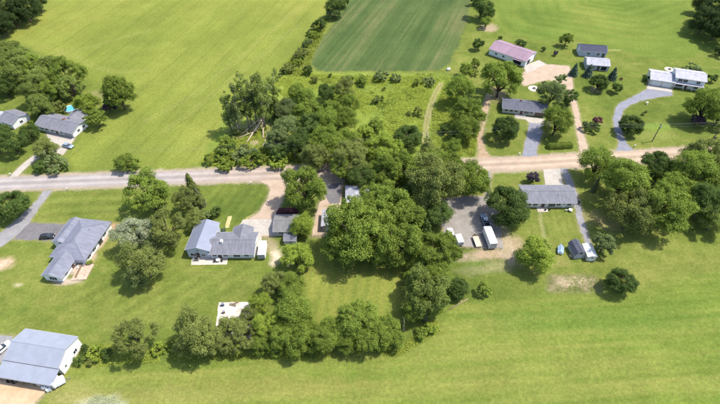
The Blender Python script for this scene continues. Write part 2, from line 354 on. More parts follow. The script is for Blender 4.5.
    # grit spilled beside road and drives
    d = segdist(X, Y, ROADC); lay(np.clip((5.4-d+1.6*(fbm(X*.5, Y*.5, 91)-.5))/1.2, 0, 1)*.85, np.array((.25, .20, .135)))
    for k, (m_, z_, pts) in DRIVES.items():
        if k in ('house_patio', 'garden_path', 'concrete_pad', 'dark_apron'): continue
        d = segdist(X, Y, pts+pts[:1]); c = (.24, .19, .12) if ('gravel' in k or 'dirt' in k or 'yard' in k) else (.18, .16, .08)
        lay(np.clip((1.0-d+1.2*(fbm(X*.8, Y*.8, 92)-.5)), 0, 1)*.7, np.array(c))
    C *= (1+.16*(fbm(X*1.3, Y*1.3, 95, 2)-.5)+.22*(fbm(X*.09, Y*.09, 96, 3)-.5))[..., None]
    C = np.clip(C*np.array([.99, 1.0, 1.06]), .005, .6)
    me = bpy.data.meshes.new('ground'); nv = nx*ny
    co = np.stack([X, Y, np.zeros_like(X)], -1).reshape(-1, 3).astype(np.float32)
    i = np.arange(ny-1)[:, None]*nx+np.arange(nx-1)[None, :]
    q = np.stack([i, i+1, i+nx+1, i+nx], -1).reshape(-1, 4).astype(np.int32)
    me.vertices.add(nv); me.vertices.foreach_set('co', co.ravel())
    me.loops.add(q.size); me.loops.foreach_set('vertex_index', q.ravel())
    me.polygons.add(len(q)); me.polygons.foreach_set('loop_start', np.arange(0, q.size, 4, dtype=np.int32))
    me.update(calc_edges=True)
    at = me.color_attributes.new('cover', 'FLOAT_COLOR', 'POINT')
    at.data.foreach_set('color', np.concatenate([C.reshape(-1, 3), np.ones((nv, 1))], 1).astype(np.float32).ravel())
    m = bpy.data.materials.new('grass_ground'); m.use_nodes = True; nt = m.node_tree; N = nt.nodes; L = nt.links
    b = N['Principled BSDF']; b.inputs['Roughness'].default_value = .95; b.inputs['Specular IOR Level'].default_value = .03
    av = N.new('ShaderNodeVertexColor'); av.layer_name = 'cover'; geo = N.new('ShaderNodeNewGeometry')
    def noise(sc_, det):
        n = N.new('ShaderNodeTexNoise'); n.inputs['Scale'].default_value = sc_; n.inputs['Detail'].default_value = det; n.inputs['Roughness'].default_value = .7
        L.new(geo.outputs['Position'], n.inputs['Vector']); return n
    n1 = noise(1.1, 4); n2 = noise(3.2, 3); n3 = noise(.12, 3)
    def mr(n, lo, hi):
        r = N.new('ShaderNodeMapRange'); r.inputs[1].default_value = .3; r.inputs[2].default_value = .7; r.inputs[3].default_value = lo; r.inputs[4].default_value = hi
        L.new(n.outputs[0], r.inputs[0]); return r
    ma = N.new('ShaderNodeMath'); ma.operation = 'MULTIPLY'; L.new(mr(n1, .78, 1.22).outputs[0], ma.inputs[0]); L.new(mr(n2, .76, 1.24).outputs[0], ma.inputs[1])
    mb = N.new('ShaderNodeMath'); mb.operation = 'MULTIPLY'; L.new(ma.outputs[0], mb.inputs[0]); L.new(mr(n3, .93, 1.07).outputs[0], mb.inputs[1])
    vm = N.new('ShaderNodeVectorMath'); vm.operation = 'SCALE'; L.new(av.outputs[0], vm.inputs[0]); L.new(mb.outputs[0], vm.inputs['Scale'])
    L.new(vm.outputs[0], b.inputs['Base Color'])
    bp = N.new('ShaderNodeBump'); bp.inputs['Strength'].default_value = .55; bp.inputs['Distance'].default_value = .12
    L.new(n1.outputs[0], bp.inputs['Height']); L.new(bp.outputs[0], b.inputs['Normal'])
    me.materials.append(m)
    tag(link('ground', me), kind='structure')
build_ground()

def ragged(pts, step=1.2, amp=.18, seed=0):
    r = random.Random(seed); out = []
    n = len(pts)
    for i in range(n):
        p0, p1 = Vector(pts[i][:2]), Vector(pts[(i+1) % n][:2]); l = (p1-p0).length; k = max(1, int(l/step))
        nrm = Vector((-(p1-p0).y, (p1-p0).x)).normalized() if l > 0 else Vector((0, 0))
        for j in range(k):
            q = p0.lerp(p1, j/k)+nrm*r.uniform(-amp, amp); out.append((q.x, q.y))
    return out
def sheet(name, mat_, pts, z, amp=.18, seed=0):
    q = ragged(pts, 1.2, amp, seed)
    me = bpy.data.meshes.new(name); bm = bmesh.new()
    f = bm.faces.new([bm.verts.new((x, y, z)) for x, y in q]); f.normal_update()
    if f.normal.z < 0: f.normal_flip()
    bmesh.ops.triangulate(bm, faces=bm.faces[:], ngon_method='EAR_CLIP'); bm.to_mesh(me); bm.free()
    me.materials.append(mat_); return tag(link(name, me), kind='structure')
for i, (k, (m_, z_, pts)) in enumerate(DRIVES.items()):
    soft = 'concrete' in k or 'patio' in k or 'apron' in k
    sheet(k, m_, pts, z_, .03 if soft else .28, i)

# public road: strip with its own colour drifting from grey asphalt to tan gravel dust, plus worn wheel lanes
def build_road():
    pts = [Vector((p[0], p[1], 0)) for p in ROADC]; dense = []
    for a, b in zip(pts[:-1], pts[1:]):
        k = max(1, int((b-a).length/(1.5 if abs(a.x) < 250 and abs(b.x) < 250 else 12)))
        dense += [a.lerp(b, j/k) for j in range(k)]
    dense.append(pts[-1]); n = len(dense); r = random.Random(3); mb = MB(); cols = []
    W = [-3.75, -3.3, -2.6, -1.9, -1.2, -.45, .45, 1.2, 1.9, 2.6, 3.3, 3.75]
    for i, p in enumerate(dense):
        d = (dense[min(i+1, n-1)]-dense[max(i-1, 0)]).normalized(); nr = Vector((-d.y, d.x, 0))
        j0, j1 = r.uniform(-.22, .22), r.uniform(-.22, .22)
        wide = 1.0+.03*max(0, min(1, (p.x-40)/40))
        for k, o in enumerate(W):
            q = p+nr*((o+(j0 if k == 0 else j1 if k == len(W)-1 else 0))*wide); mb.v.append((q.x, q.y, .020+.03*(1-abs(o)/3.75)))
            t = max(0, min(1, (p.x+75)/50)); t2 = max(0, min(1, (p.x-30)/40))
            base = np.array((.235, .212, .204))*(1-t)+np.array((.270, .212, .170))*t; base = base*(1-t2)+np.array((.300, .228, .170))*t2
            lane = 1.13 if .8 < abs(o) < 2.2 else (.84 if abs(o) < .6 else .94)
            if abs(o) > 3.2: base = base*.5+np.array((.27, .215, .155))*.5
            cols.append(tuple(base*lane)+(1,))
    m = len(W)
    for i in range(n-1):
        for k in range(m-1): mb.f.append((i*m+k, i*m+k+1, (i+1)*m+k+1, (i+1)*m+k))
    s = surface('road_surface', (.82, .82, .82), (1.12, 1.10, 1.07), .22, 2.5, .09)
    nt = s.node_tree; N = nt.nodes; L = nt.links; b = N['Principled BSDF']; src = b.inputs['Base Color'].links[0].from_socket
    av = N.new('ShaderNodeVertexColor'); av.layer_name = 'cover'
    vm = N.new('ShaderNodeVectorMath'); vm.operation = 'MULTIPLY'; L.new(src, vm.inputs[0]); L.new(av.outputs[0], vm.inputs[1]); L.new(vm.outputs[0], b.inputs['Base Color'])
    me = mb.mesh('road', s); at = me.color_attributes.new('cover', 'FLOAT_COLOR', 'POINT')
    at.data.foreach_set('color', np.array(cols, np.float32).ravel())
    tag(link('road', me), kind='structure')
build_road()

# ------------------------------------------------------------------ vegetation
def leaf_mat(name, dark, light, trans=.28, gain=1.4):
    dark = (dark[0]*gain, dark[1]*gain, dark[2]*gain*.9); light = (light[0]*gain*1.02, light[1]*gain*1.08, light[2]*gain*.95)
    m = bpy.data.materials.new(name); m.use_nodes = True; nt = m.node_tree; N = nt.nodes; L = nt.links
    N.remove(N['Principled BSDF']); out = N['Material Output']
    at = N.new('ShaderNodeAttribute'); at.attribute_name = 'leaf'; oi = N.new('ShaderNodeObjectInfo')
    mx = N.new('ShaderNodeMix'); mx.data_type = 'RGBA'; mx.inputs[6].default_value = (*dark, 1); mx.inputs[7].default_value = (*light, 1)
    L.new(at.outputs['Fac'], mx.inputs[0])
    r = N.new('ShaderNodeMapRange'); r.inputs[3].default_value = .82; r.inputs[4].default_value = 1.18; L.new(oi.outputs['Random'], r.inputs[0])
    vm = N.new('ShaderNodeVectorMath'); vm.operation = 'SCALE'; L.new(mx.outputs[2], vm.inputs[0]); L.new(r.outputs[0], vm.inputs['Scale'])
    d = N.new('ShaderNodeBsdfPrincipled'); d.inputs['Roughness'].default_value = .7; d.inputs['Specular IOR Level'].default_value = .08; L.new(vm.outputs[0], d.inputs['Base Color'])
    t = N.new('ShaderNodeBsdfTranslucent')
    v2 = N.new('ShaderNodeVectorMath'); v2.operation = 'MULTIPLY'; v2.inputs[1].default_value = (1.15, 1.25, .7); L.new(vm.outputs[0], v2.inputs[0]); L.new(v2.outputs[0], t.inputs[0])
    ms = N.new('ShaderNodeMixShader'); ms.inputs[0].default_value = trans; L.new(d.outputs[0], ms.inputs[1]); L.new(t.outputs[0], ms.inputs[2]); L.new(ms.outputs[0], out.inputs[0])
    return m
LEAF = {
 'maple': leaf_mat('maple_leaves', (.062, .090, .016), (.150, .182, .034)),
 'olive': leaf_mat('olive_leaves', (.066, .080, .022), (.152, .164, .050)),
 'dark':  leaf_mat('dark_leaves', (.030, .050, .014), (.078, .108, .028)),
 'willow': leaf_mat('willow_leaves', (.066, .090, .022), (.150, .172, .046)),
 'yellow': leaf_mat('yellow_green_leaves', (.085, .118, .017), (.190, .222, .038)),
 'purple': leaf_mat('purple_leaves', (.022, .015, .024), (.060, .040, .060), .1),
 'silver': leaf_mat('silver_leaves', (.135, .148, .098), (.27, .28, .20)),
 'spruce': leaf_mat('blue_spruce_needles', (.030, .048, .036), (.072, .096, .074), .05),
 'conifer': leaf_mat('conifer_needles', (.040, .050, .024), (.090, .098, .050), .05),
 'grey':  leaf_mat('grey_green_leaves', (.060, .080, .030), (.135, .158, .064)),
 'deep_shaded': leaf_mat('deep_green_shaded_leaves', (.016, .028, .010), (.042, .060, .018), .2),  # very dark tone, carries the top left wood's cloud shade in its colour
 'weeds': leaf_mat('weed_leaves', (.125, .152, .026), (.215, .232, .044), .4, 1.35),
 'weeds2': leaf_mat('brush_leaves', (.075, .105, .018), (.150, .180, .032), .35, 1.3),
 'burgundy': leaf_mat('burgundy_leaves', (.045, .017, .024), (.105, .038, .052), .15),
}
def leaves_mesh(name, pos, nrm, size, var, mat_, aspect=.75, seed=0):
    g = np.random.default_rng(seed); n = len(pos)
    nrm = nrm/(np.linalg.norm(nrm, axis=1, keepdims=True)+1e-9)
    r = g.normal(size=(n, 3)); t = np.cross(nrm, r); t /= (np.linalg.norm(t, axis=1, keepdims=True)+1e-9); b = np.cross(nrm, t)
    s = size[:, None] if hasattr(size, 'shape') else np.full((n, 1), size)
    fold = nrm*s*.12
    v = np.stack([pos-t*s*.5, pos-b*s*.5*aspect+fold, pos+t*s*.5, pos+b*s*.5*aspect+fold], 1).reshape(-1, 3).astype(np.float32)
    me = bpy.data.meshes.new(name); me.vertices.add(4*n); me.vertices.foreach_set('co', v.ravel())
    idx = np.arange(4*n, dtype=np.int32); me.loops.add(4*n); me.loops.foreach_set('vertex_index', idx)
    me.polygons.add(n); me.polygons.foreach_set('loop_start', idx[::4].copy()); me.update(calc_edges=True)
    a = me.attributes.new('leaf', 'FLOAT', 'FACE'); a.data.foreach_set('value', np.clip(var, 0, 1).astype(np.float32))
    me.materials.append(mat_); return me
def unit(g, n):
    d = g.normal(size=(n, 3)); return d/np.linalg.norm(d, axis=1, keepdims=True)

def broad(seed, hr, z0, npri, Rp, nsec, nleaf, ls, irr=.14, droop=0.0):
    """crown (unit width): main boughs, each carrying smaller leaf clumps with gaps between them; trunk with limbs"""
    g = np.random.default_rng(seed); zc = (hr+z0)/2; sh = (hr-z0)/2
    C0, R0, D0 = [], [], []
    for i in range(npri):
        el = 1.15 if i == 0 else (.62 if i % 2 else -.08)+g.normal()*.22
        az = i*2.399+g.normal()*.35; d = np.array([math.cos(az)*math.cos(el), math.sin(az)*math.cos(el), math.sin(el)])
        R = g.uniform(*Rp); e = 1+irr*g.normal()
        C0.append(d*np.array([max(.06, .5-R*.9), max(.06, .5-R*.9), max(.05, sh-R*.85)])*e); R0.append(R); D0.append(d)
    C0.append(np.array([0, 0, -.1*sh])); R0.append(Rp[0]); D0.append(np.array([0, 0, .3]))
    c, rr, lv = [], [], []
    for q, R, d in zip(C0, R0, D0):
        u = unit(g, nsec*4); u = u[(u @ d) > -.25][:nsec]; lb = g.random()
        for t in u:
            c.append(q+t*R*g.uniform(.62, 1.08)*np.array([1, 1, .9])); rr.append(R*g.uniform(.20, .52)); lv.append(.5*lb+.5*g.random())
    c = np.array(c); rr = np.array(rr); lv = np.array(lv); nl = len(c); c[:, 2] += zc; c[:, 2] = np.maximum(c[:, 2], z0*.6+rr*.55)
    cnt = np.maximum(4, (nleaf*rr**1.8/np.sum(rr**1.8)).astype(int)); lob = np.repeat(np.arange(nl), cnt); n = len(lob)
    u = unit(g, n); lowm = u[:, 2] < -.4; u[lowm, 2] *= -.6; u /= np.linalg.norm(u, axis=1, keepdims=True)
    rad = rr[lob]*(.55+.55*np.sqrt(g.random(n)))*(1+.55*np.abs(g.normal(size=n))*(g.random(n) < .22))
    p = c[lob]+u*rad[:, None]*np.array([1, 1, .85])
    if droop: p[:, 2] -= droop*np.maximum(0, np.hypot(p[:, 0], p[:, 1])-.2)**1.3
    nr = u*.85+np.array([0, 0, .32])+g.normal(size=(n, 3))*.45
    var = .5*lv[lob]+.5*g.random(n); size = ls*g.uniform(.6, 1.4, n)
    hx = np.percentile(np.hypot(p[:, 0], p[:, 1]), 95); p[:, :2] *= .5/hx; c[:, :2] *= .5/hx
    p[:, 2] = np.maximum(p[:, 2], .012)
    t = MB(); top = (0.02, -.01, z0+(hr-z0)*.55); tr = .022+.012*min(hr, 1.2)
    t.tube([(0, 0, -.02), (.005, .004, z0*.5+.02), (.01, -.004, z0+.05), top], [tr*1.25, tr, tr*.8, tr*.3], 7)
    for q in C0[:-1]:
        s0 = Vector((.008, 0, z0*.7+.05+.25*(hr-z0)*g.random())); e = Vector(q)+Vector((0, 0, zc)); m1 = s0.lerp(e, .5)+Vector((0, 0, .03))
        t.tube([s0, m1, e], [tr*.55, tr*.35, tr*.12], 5)
    return (p, nr, size, var), t
def cone(seed, hr, nleaf, ls, z0=.04, lay=14):
    g = np.random.default_rng(seed); n = nleaf
    k = 1-np.sqrt(g.random(n))*.98; zz = z0+(hr-z0)*k
    band = (k*lay) % 1; az = g.uniform(0, 6.283, n); nb = 9
    br = .5+.5*np.cos(az*nb+np.floor(k*lay)*1.9)
    R = .5*(1-k)**.75*(.66+.34*br)*(1.08-.38*band)*(1+.25*np.sin(az*2+k*9+seed)*np.sin(k*17+seed))+.012
    r = R*(1-.55*g.random(n)**2)
    p = np.stack([r*np.cos(az), r*np.sin(az), zz-.10*hr*(r/.5)*.6], 1); p[:, 2] = np.maximum(p[:, 2], .02)
    nr = np.stack([np.cos(az)*.6, np.sin(az)*.6, np.full(n, .6)], 1)+g.normal(size=(n, 3))*.4
    var = .5*g.random(n)+.5*br*g.random(n)
    t = MB().tube([(0, 0, -.02), (0, 0, hr*.5), (0, 0, hr*.97)], [.035, .022, .004], 6)
    return (p, nr, ls*g.uniform(.6, 1.3, n), var), t
def poplar(seed, hr, z0, nleaf, ls):
    g = np.random.default_rng(seed); nl = 38; lean = g.normal(size=2)*.25
    k = np.sort(g.random(nl)); sp = .10+.16*np.sin(np.pi*np.clip(k*.9+.08, 0, 1))
    c = np.stack([g.normal(size=nl)*sp+lean[0]*k, g.normal(size=nl)*sp+lean[1]*k, z0+(hr-z0)*(.03+.93*k)], 1)
    rr = g.uniform(.08, .22, nl)*(1.1-.45*k)
    cnt = (nleaf*rr**2/np.sum(rr**2)).astype(int); lob = np.repeat(np.arange(nl), cnt); n = len(lob)
    u = unit(g, n); p = c[lob]+u*(rr[lob]*(.4+.75*np.sqrt(g.random(n))))[:, None]*np.array([1, 1, 1.2])
    nr = u*.7+np.array([0, 0, .3])+g.normal(size=(n, 3))*.6
    t = MB().tube([(0, 0, -.02), (.03, .01, z0), (lean[0]*.6, lean[1]*.6, hr*.7), (lean[0], lean[1], hr*.96)], [.055, .045, .028, .006], 6)
    for q in c[:26]:
        s0 = Vector((q[0]*.2+lean[0]*.2, q[1]*.2+lean[1]*.2, max(.2, q[2]-.35))); t.tube([s0, Vector(q)], [.018, .005], 4)
    return (p, nr, ls*g.uniform(.65, 1.35, n), .5*g.random(nl)[lob]+.5*g.random(n)), t

# prototypes: shape family -> several variants of raw data; meshes are made once per (variant, leaf colour) and shared
SHAPES = {
 'round':  [broad(100+i, .94+.08*(i % 3), .05, 10+i, (.17, .25), 14, 24000, .0245, .12) for i in range(5)],
 'broad':  [broad(140+i, .80+.06*(i % 3), .06, 14+i, (.13, .21), 13, 30000, .0215, .17) for i in range(5)],
 'loose':  [broad(180+i, .96+.08*(i % 3), .06, 13, (.13, .22), 13, 18000, .0225, .20) for i in range(5)],
 'willow': [broad(220+i, 1.0+.1*(i % 2), .05, 12, (.13, .21), 13, 21000, .0245, .16, .35) for i in range(3)],
 'dense':  [broad(260+i, .92, .02, 20, (.15, .19), 16, 32000, .026, .02) for i in range(2)],
 'tree_s': [broad(300+i, .96, .03, 10, (.17, .25), 7, 8500, .043, .10) for i in range(4)],
 'shrub':  [broad(340+i, .74+.08*i, .0, 7, (.18, .27), 5, 3200, .060, .16) for i in range(4)],
 'lowmass': [broad(380+i, .48, .0, 10, (.14, .21), 5, 2400, .062, .2) for i in range(3)],
 'cone':   [cone(420+i, 1.2+.12*i, 4200, .075) for i in range(2)],
 'spire':  [cone(440+i, 3.3, 1500, .13, lay=16) for i in range(2)],
 'poplar': [poplar(460+i, 3.4+.25*i, 1.0, 4300, .062) for i in range(4)],
}
Z0 = {'round': .16, 'broad': .17, 'loose': .14, 'willow': .10, 'dense': .06, 'tree_s': .15, 'shrub': 0, 'lowmass': 0, 'cone': .04, 'spire': .04, 'poplar': 1.0}
CACHE = {}; VCOUNT = {}
def plant_meshes(shape, vi):
    k = (shape, vi, 'crown')
    if k not in CACHE:
        (p, nr, sz, var), t = SHAPES[shape][vi]
        kt = (shape, vi)
        if kt not in CACHE: CACHE[kt] = t.mesh('trunk', PALEBARK if shape == 'poplar' else BARK, True)
        CACHE[k] = (leaves_mesh('crown', p, nr, sz, var, LEAF['maple'], seed=vi+11), CACHE[kt], float(p[:, 2].max()), float(p[:, 2].min()))
    return CACHE[k]
def plant(name, cat, shape, leaf, px, py, wpx, label, group=None, hs=1.0):
    """crown centred on survey pixel (px,py) and wpx wide there; stands on the ground"""
    vi = VCOUNT.get(shape, 0) % len(SHAPES[shape]); VCOUNT[shape] = VCOUNT.get(shape, 0)+1
    cm, tm, top, bot = plant_meshes(shape, vi)
    W = 8.0; wpx = wpx*(1.09 if shape in ('round', 'broad', 'loose', 'willow') else 1.03)
    for _ in range(8):
        q = G(px, py, (top+max(bot, 0))/2*hs*W); W = wpx*depth(q)/FPX
    r = random.Random(int(px*31+py*17))
    root = empty(name, (q[0], q[1], 0), r.uniform(0, 6.28)); root.scale = (W*.98, W*.98, W*hs)
    small = shape in ('shrub', 'lowmass')
    link('stem' if small else 'trunk', tm, root); fo = link('foliage' if small else 'crown', cm, root); fo.material_slots[0].link = 'OBJECT'; fo.material_slots[0].material = LEAF[leaf]
    return tag(root, label, cat, group)
ORD = ['first', 'second', 'third', 'fourth', 'fifth', 'sixth', 'seventh', 'eighth', 'ninth', 'tenth', 'eleventh', 'twelfth', 'thirteenth', 'fourteenth', 'fifteenth', 'sixteenth', 'seventeenth', 'eighteenth', 'nineteenth', 'twentieth', 'twenty-first', 'twenty-second', 'twenty-third', 'twenty-fourth', 'twenty-fifth', 'twenty-sixth', 'twenty-seventh', 'twenty-eighth', 'twenty-ninth', 'thirtieth']
LOOK = {'deep_shaded': 'very dark green', 'maple': 'green leafy', 'olive': 'olive green', 'dark': 'dark green', 'willow': 'soft mid green', 'yellow': 'yellow-green', 'purple': 'purple-leaved', 'silver': 'silvery', 'spruce': 'blue-green', 'conifer': 'dull green', 'grey': 'grey-green', 'burgundy': 'burgundy'}
NAME = {'round': 'broadleaf_tree', 'broad': 'spreading_tree', 'loose': 'open_crowned_tree', 'willow': 'willow_tree', 'dense': 'dense_round_tree', 'tree_s': 'small_tree', 'shrub': 'shrub', 'lowmass': 'low_shrub', 'cone': 'spruce_tree', 'spire': 'narrow_conifer', 'poplar': 'poplar_tree'}
SHORT = {'R': 'round', 'B': 'broad', 'L': 'loose', 'W': 'willow', 'D': 'dense', 'T': 'tree_s', 'S': 'shrub', 'M': 'lowmass', 'C': 'cone', 'I': 'spire', 'P': 'poplar'}
def one(sh, leaf, px, py, wd, label, hs=1.0, group=None):
    s = SHORT[sh]; plant(NAME[s], 'shrub' if s in ('shrub', 'lowmass') else 'tree', s, leaf, px, py, wd, label, group, hs)
def clump(where, group, items):
    """items sorted by place from left to right give each its ordinal"""
    for i, it in enumerate(sorted(items, key=lambda t: t[2])):
        sh, leaf, px, py, wd = it[:5]; s = SHORT[sh]
        what = 'shrub' if s in ('shrub', 'lowmass') else 'tree'
        plant(NAME[s], what, s, leaf, px, py, wd, '%s %s, %s from left %s' % (LOOK[leaf], what, ORD[i], where), group, it[5] if len(it) > 5 else 1.0)

clump('in the top left corner wood', 'trees of the top left wood', [  # cloud shade over this wood is put into the leaf colour
 ('R','deep_shaded',-16,9,28), ('R','deep_shaded',4,5,28), ('R','deep_shaded',22,4,26), ('R','deep_shaded',37,2,16), ('B','deep_shaded',12,16,22), ('R','deep_shaded',-5,21,24), ('S','deep_shaded',28,12,13), ('R','deep_shaded',2,25,15), ('S','deep_shaded',10,24,9)])
clump('in the left edge wood behind houses', 'trees of the left edge wood', [
 ('R','willow',5,50,25), ('W','willow',19,57,26), ('R','willow',3,63,25), ('W','maple',-6,77,28), ('W','willow',18,71,28), ('W','maple',33,65,26), ('R','willow',40,77,24), ('W','willow',50,67,25), ('W','maple',65,71,32), ('W','willow',69,86,24), ('W','maple',55,88,23), ('W','willow',36,88,26), ('W','willow',40,103,23), ('L','dark',47,98,16), ('S','olive',58,105,11), ('R','dark',3,86,18), ('S','olive',64,108,8)])
one('R','yellow',85,101,21, 'bright yellow-green tree behind the blue pool and grey ranch house')
one('T','maple',96,117,19, 'round mid-green tree touching the right end of the grey ranch house')
one('D','maple',117,89,29, 'large lone leafy tree standing alone in the left hay field', 1.35)
one('T','purple',108,105,14, 'small purple tree at the foot of the large lone field tree')
clump('in the far left ranch house yard', 'yard plants left of the concrete drive', [
 ('R','dark',29,131,17), ('R','olive',44,147,21), ('M','grey',54,163,25), ('S','dark',38,166,14), ('R','dark',11,141,22), ('R','dark',2,131,14), ('T','dark',-4,146,14), ('S','maple',33,121,8), ('T','dark',40,107,18)])
one('T','maple',124,161,20, 'bushy green tree on the verge above the grey road, far left', .85)
one('S','maple',135,164,13, 'low green bush beside the bushy roadside tree on the left verge')
one('D','dark',10,204,31, 'dense dark round tree at left edge beside the asphalt driveway', .9)
clump('in the belt beside the two-winged house', 'tree belt left of the two-winged house', [
 ('B','maple',147,190,42,1.1), ('L','olive',186,199,27,1.1), ('C','olive',190,183,15,1.5), ('C','conifer',197,196,15,1.2), ('L','olive',195,217,20), ('L','olive',164,225,38), ('L','silver',134,230,36), ('L','olive',141,258,42), ('R','grey',152,243,24), ('L','grey',135,273,26), ('S','grey',205,213,12)])
one('S','dark',215,211,13, 'round dark shrub on the lawn above the blue-grey roofed wing')
one('S','spruce',223,229.5,5, 'tiny blue-green shrub by the back of the two-winged house')
# belt along the bottom field
clump('in the belt along the bottom field', 'tree belt along the bottom field', [
 ('L','olive',197,329,46,1.05), ('L','olive',184,345,24), ('L','olive',233,325,27), ('L','olive',243,338,26), ('L','olive',247,317,20), ('L','olive',226,326,18), ('L','yellow',264,322,28), ('L','yellow',259,301,21), ('L','olive',274,281,24), ('R','maple',291,285,26), ('R','maple',293,311,36), ('R','maple',300,338,32), ('R','maple',280,335,26), ('S','maple',277,351,12), ('R','maple',323,338,27), ('B','maple',360,318,40), ('R','maple',334,329,28), ('R','maple',386,326,26), ('B','maple',371,337,32), ('R','maple',347,340,22), ('R','maple',394,338,20), ('S','dark',310,350,12), ('L','olive',216,340,28), ('L','olive',205,346,20), ('L','olive',228,345,18), ('R','maple',262,343,20), ('R','maple',308,326,20)])
one('B','willow',425,288,46, 'large pale green tree at the right end of the back yard lawn', 1.1)
one('R','maple',413,309,24, 'green tree under the large pale green tree at the back yard corner')
one('R','maple',432,303,24, 'green tree at the field edge right of the narrow conifers')
one('R','maple',437,274,26, 'green tree joining the big grove to the back yard corner trees')
one('R','maple',415,279,22, 'green tree on the right shade of the back yard lawn')
one('D','dark',458,287,21, 'dark round tree standing by the pale log and bare soil')
one('I','conifer',403,324,7, 'narrow conifer, left of two beside the back yard opening')
one('I','conifer',426,315,7, 'narrow conifer, right of two beside the back yard opening')
one('S','maple',421,333,14, 'green shrub at the field corner below the narrow conifers')
one('S','yellow',431,328,13, 'yellow-green shrub at the field corner below the large pale green tree')
one('L','olive',132,334,39, 'olive-brown lone tree beside the weeds right of the pale barn', 1.1)
clump('in the weeds beside the metal barn', 'shrubs beside the pale barn', [('S','dark',84.5,349,11), ('S','dark',79,360,11), ('S','dark',107.5,353,13), ('M','yellow',96,351,19), ('S','olive',90,361,10), ('M','yellow',158,348,16), ('M','yellow',172,346,12)])
# middle: hedgerow
clump('in the hedgerow between the upper fields', 'hedgerow plants', [
 ('R','dark',335,5,18), ('T','dark',344,1,11), ('S','grey',333,13,14), ('T','dark',321,23,12), ('S','dark',313.5,25,7), ('S','dark',308,32.5,5.5), ('S','dark',305,43.5,7), ('S','olive',296,54,9), ('M','olive',302.5,51,12), ('M','olive',287.5,67,14), ('M','yellow',314.5,34,12), ('M','yellow',298,61,10), ('S','olive',283,70,7), ('M','grey',309,41,9), ('S','dark',301,57,6)])
one('T','dark',308,69,10, 'small dark tree where the hedgerow meets the meadow')
one('S','olive',314,79,8, 'small olive bush in the meadow below the small dark tree')
one('S','dark',330,75,4.5, 'tiny dark bush at the lower edge of the dark crop field')
one('S','dark',280,75,4, 'tiny dark bush at the meadow and hay field corner')
clump('in the poplars above the fallen trunks', 'poplar stand', [
 ('P','willow',226,106,14), ('P','grey',234,103,15), ('P','willow',243,97,16), ('P','grey',251,93,16), ('P','willow',258,93,16), ('P','grey',265,94,15), ('P','willow',271,89,14), ('P','grey',230,113,12), ('P','grey',247,101,15), ('P','willow',261,101,14)])
clump('in the thicket left of the meadow', 'thicket above the road', [
 ('R','maple',297,90,17), ('R','maple',306,97,21), ('R','dark',326,91,18), ('R','olive',346,87,20), ('T','maple',349,79,11), ('T','yellow',335,96,14), ('R','maple',350,101,18), ('R','maple',332,107,20), ('B','maple',309,111,28), ('R','maple',327,119,25), ('R','maple',344,119,24), ('B','dark',309,127,30), ('L','grey',284,127,28), ('R','grey',285,107,22), ('R','dark',275,110,16), ('L','grey',278,139,24), ('R','maple',325,138,28), ('T','maple',375,126,18), ('T','yellow',365,133,20), ('R','maple',346,138,23), ('T','olive',354,146,20), ('R','dark',299,143,26)])
clump('in the meadow beside the rutted track', 'bushes in the meadow', [('S','olive',377,99,9), ('S','maple',362,80,12), ('M','grey',381,75,16), ('M','grey',395,77,12), ('S','maple',417,82,8), ('M','grey',429,80,13), ('S','dark',382,98,5), ('S','olive',418,111,9), ('S','olive',409,113,6), ('S','dark',384,88,4)])
clump('in the roadside brush under the poplars', 'roadside brush', [('T','maple',226,143,21), ('S','maple',209,158,11), ('M','maple',223,155,15), ('M','grey',240,154,20), ('S','olive',235,133,11), ('S','grey',252,152,13), ('S','maple',260,155,13), ('T','dark',281,151,18), ('S','maple',268,148,12), ('M','yellow',250,160,22), ('M','yellow',225,163,18), ('M','yellow',277,160,20), ('S','olive',245,146,9)])
# belt along the road, middle
clump('in the trees hiding the road', 'tall trees hiding the road', [
 ('R','olive',315,154,26,1.15), ('R','maple',327,146,24,1.1), ('B','olive',352,156,33,1.15), ('B','yellow',385,150,36), ('B','maple',398,166,40,1.15), ('R','dark',363,176,26), ('L','olive',431,149,25), ('R','maple',452,149,20), ('B','olive',433,178,52,1.2), ('B','maple',474,177,34,1.15), ('R','dark',413,192,24), ('B','maple',383,171,30), ('R','maple',375,146,20), ('B','maple',415,168,34,1.1), ('R','maple',342,166,22), ('R','maple',452,165,28,1.1), ('R','maple',436,161,26)])
one('B','maple',307,185,44, 'big leafy tree between the tan gravel drive mouth and the dark apron', 1.1)
one('D','dark',408,137,27, 'dark round tree in the meadow beside the two-rut track', 1.1)
one('T','maple',454,134,14, 'small green tree between the two-rut track and the dirt lane')
one('S','dark',444,128,11, 'dark shrub right of the lower two-rut track')
one('R','maple',466,127,26, 'green tree beside the lower dirt lane, above the road')
one('R','maple',469,110,30, 'green tree left of the middle of the dirt lane')
one('R','maple',460,87,25, 'tall green tree at the top end of the two-rut track', 1.15)
one('T','maple',466,68,14, 'small green tree left of the mauve barn near the crop field corner')
one('T','maple',475,62,10, 'smallest tree between the crop field corner and the mauve barn')
one('S','maple',475,72,7, 'little bush between the tall track tree and the mauve barn')
one('B','maple',502,75,38, 'big spreading tree right in front of the mauve-roofed barn', 1.1)
one('T','dark',479,43,11, 'small dark tree left of the mauve-roofed barn')
one('T','dark',500.5,37.5,4.5, 'tiny dark tree behind the left end of the mauve barn roof')
one('T','dark',520.5,43,11, 'small tree behind the right half of the mauve barn roof')
clump('in the short row at the top edge', 'tree row at the top edge', [('R','dark',482,4,19), ('R','dark',487,11,15), ('T','maple',486,21,11), ('T','dark',476,-2,12)])
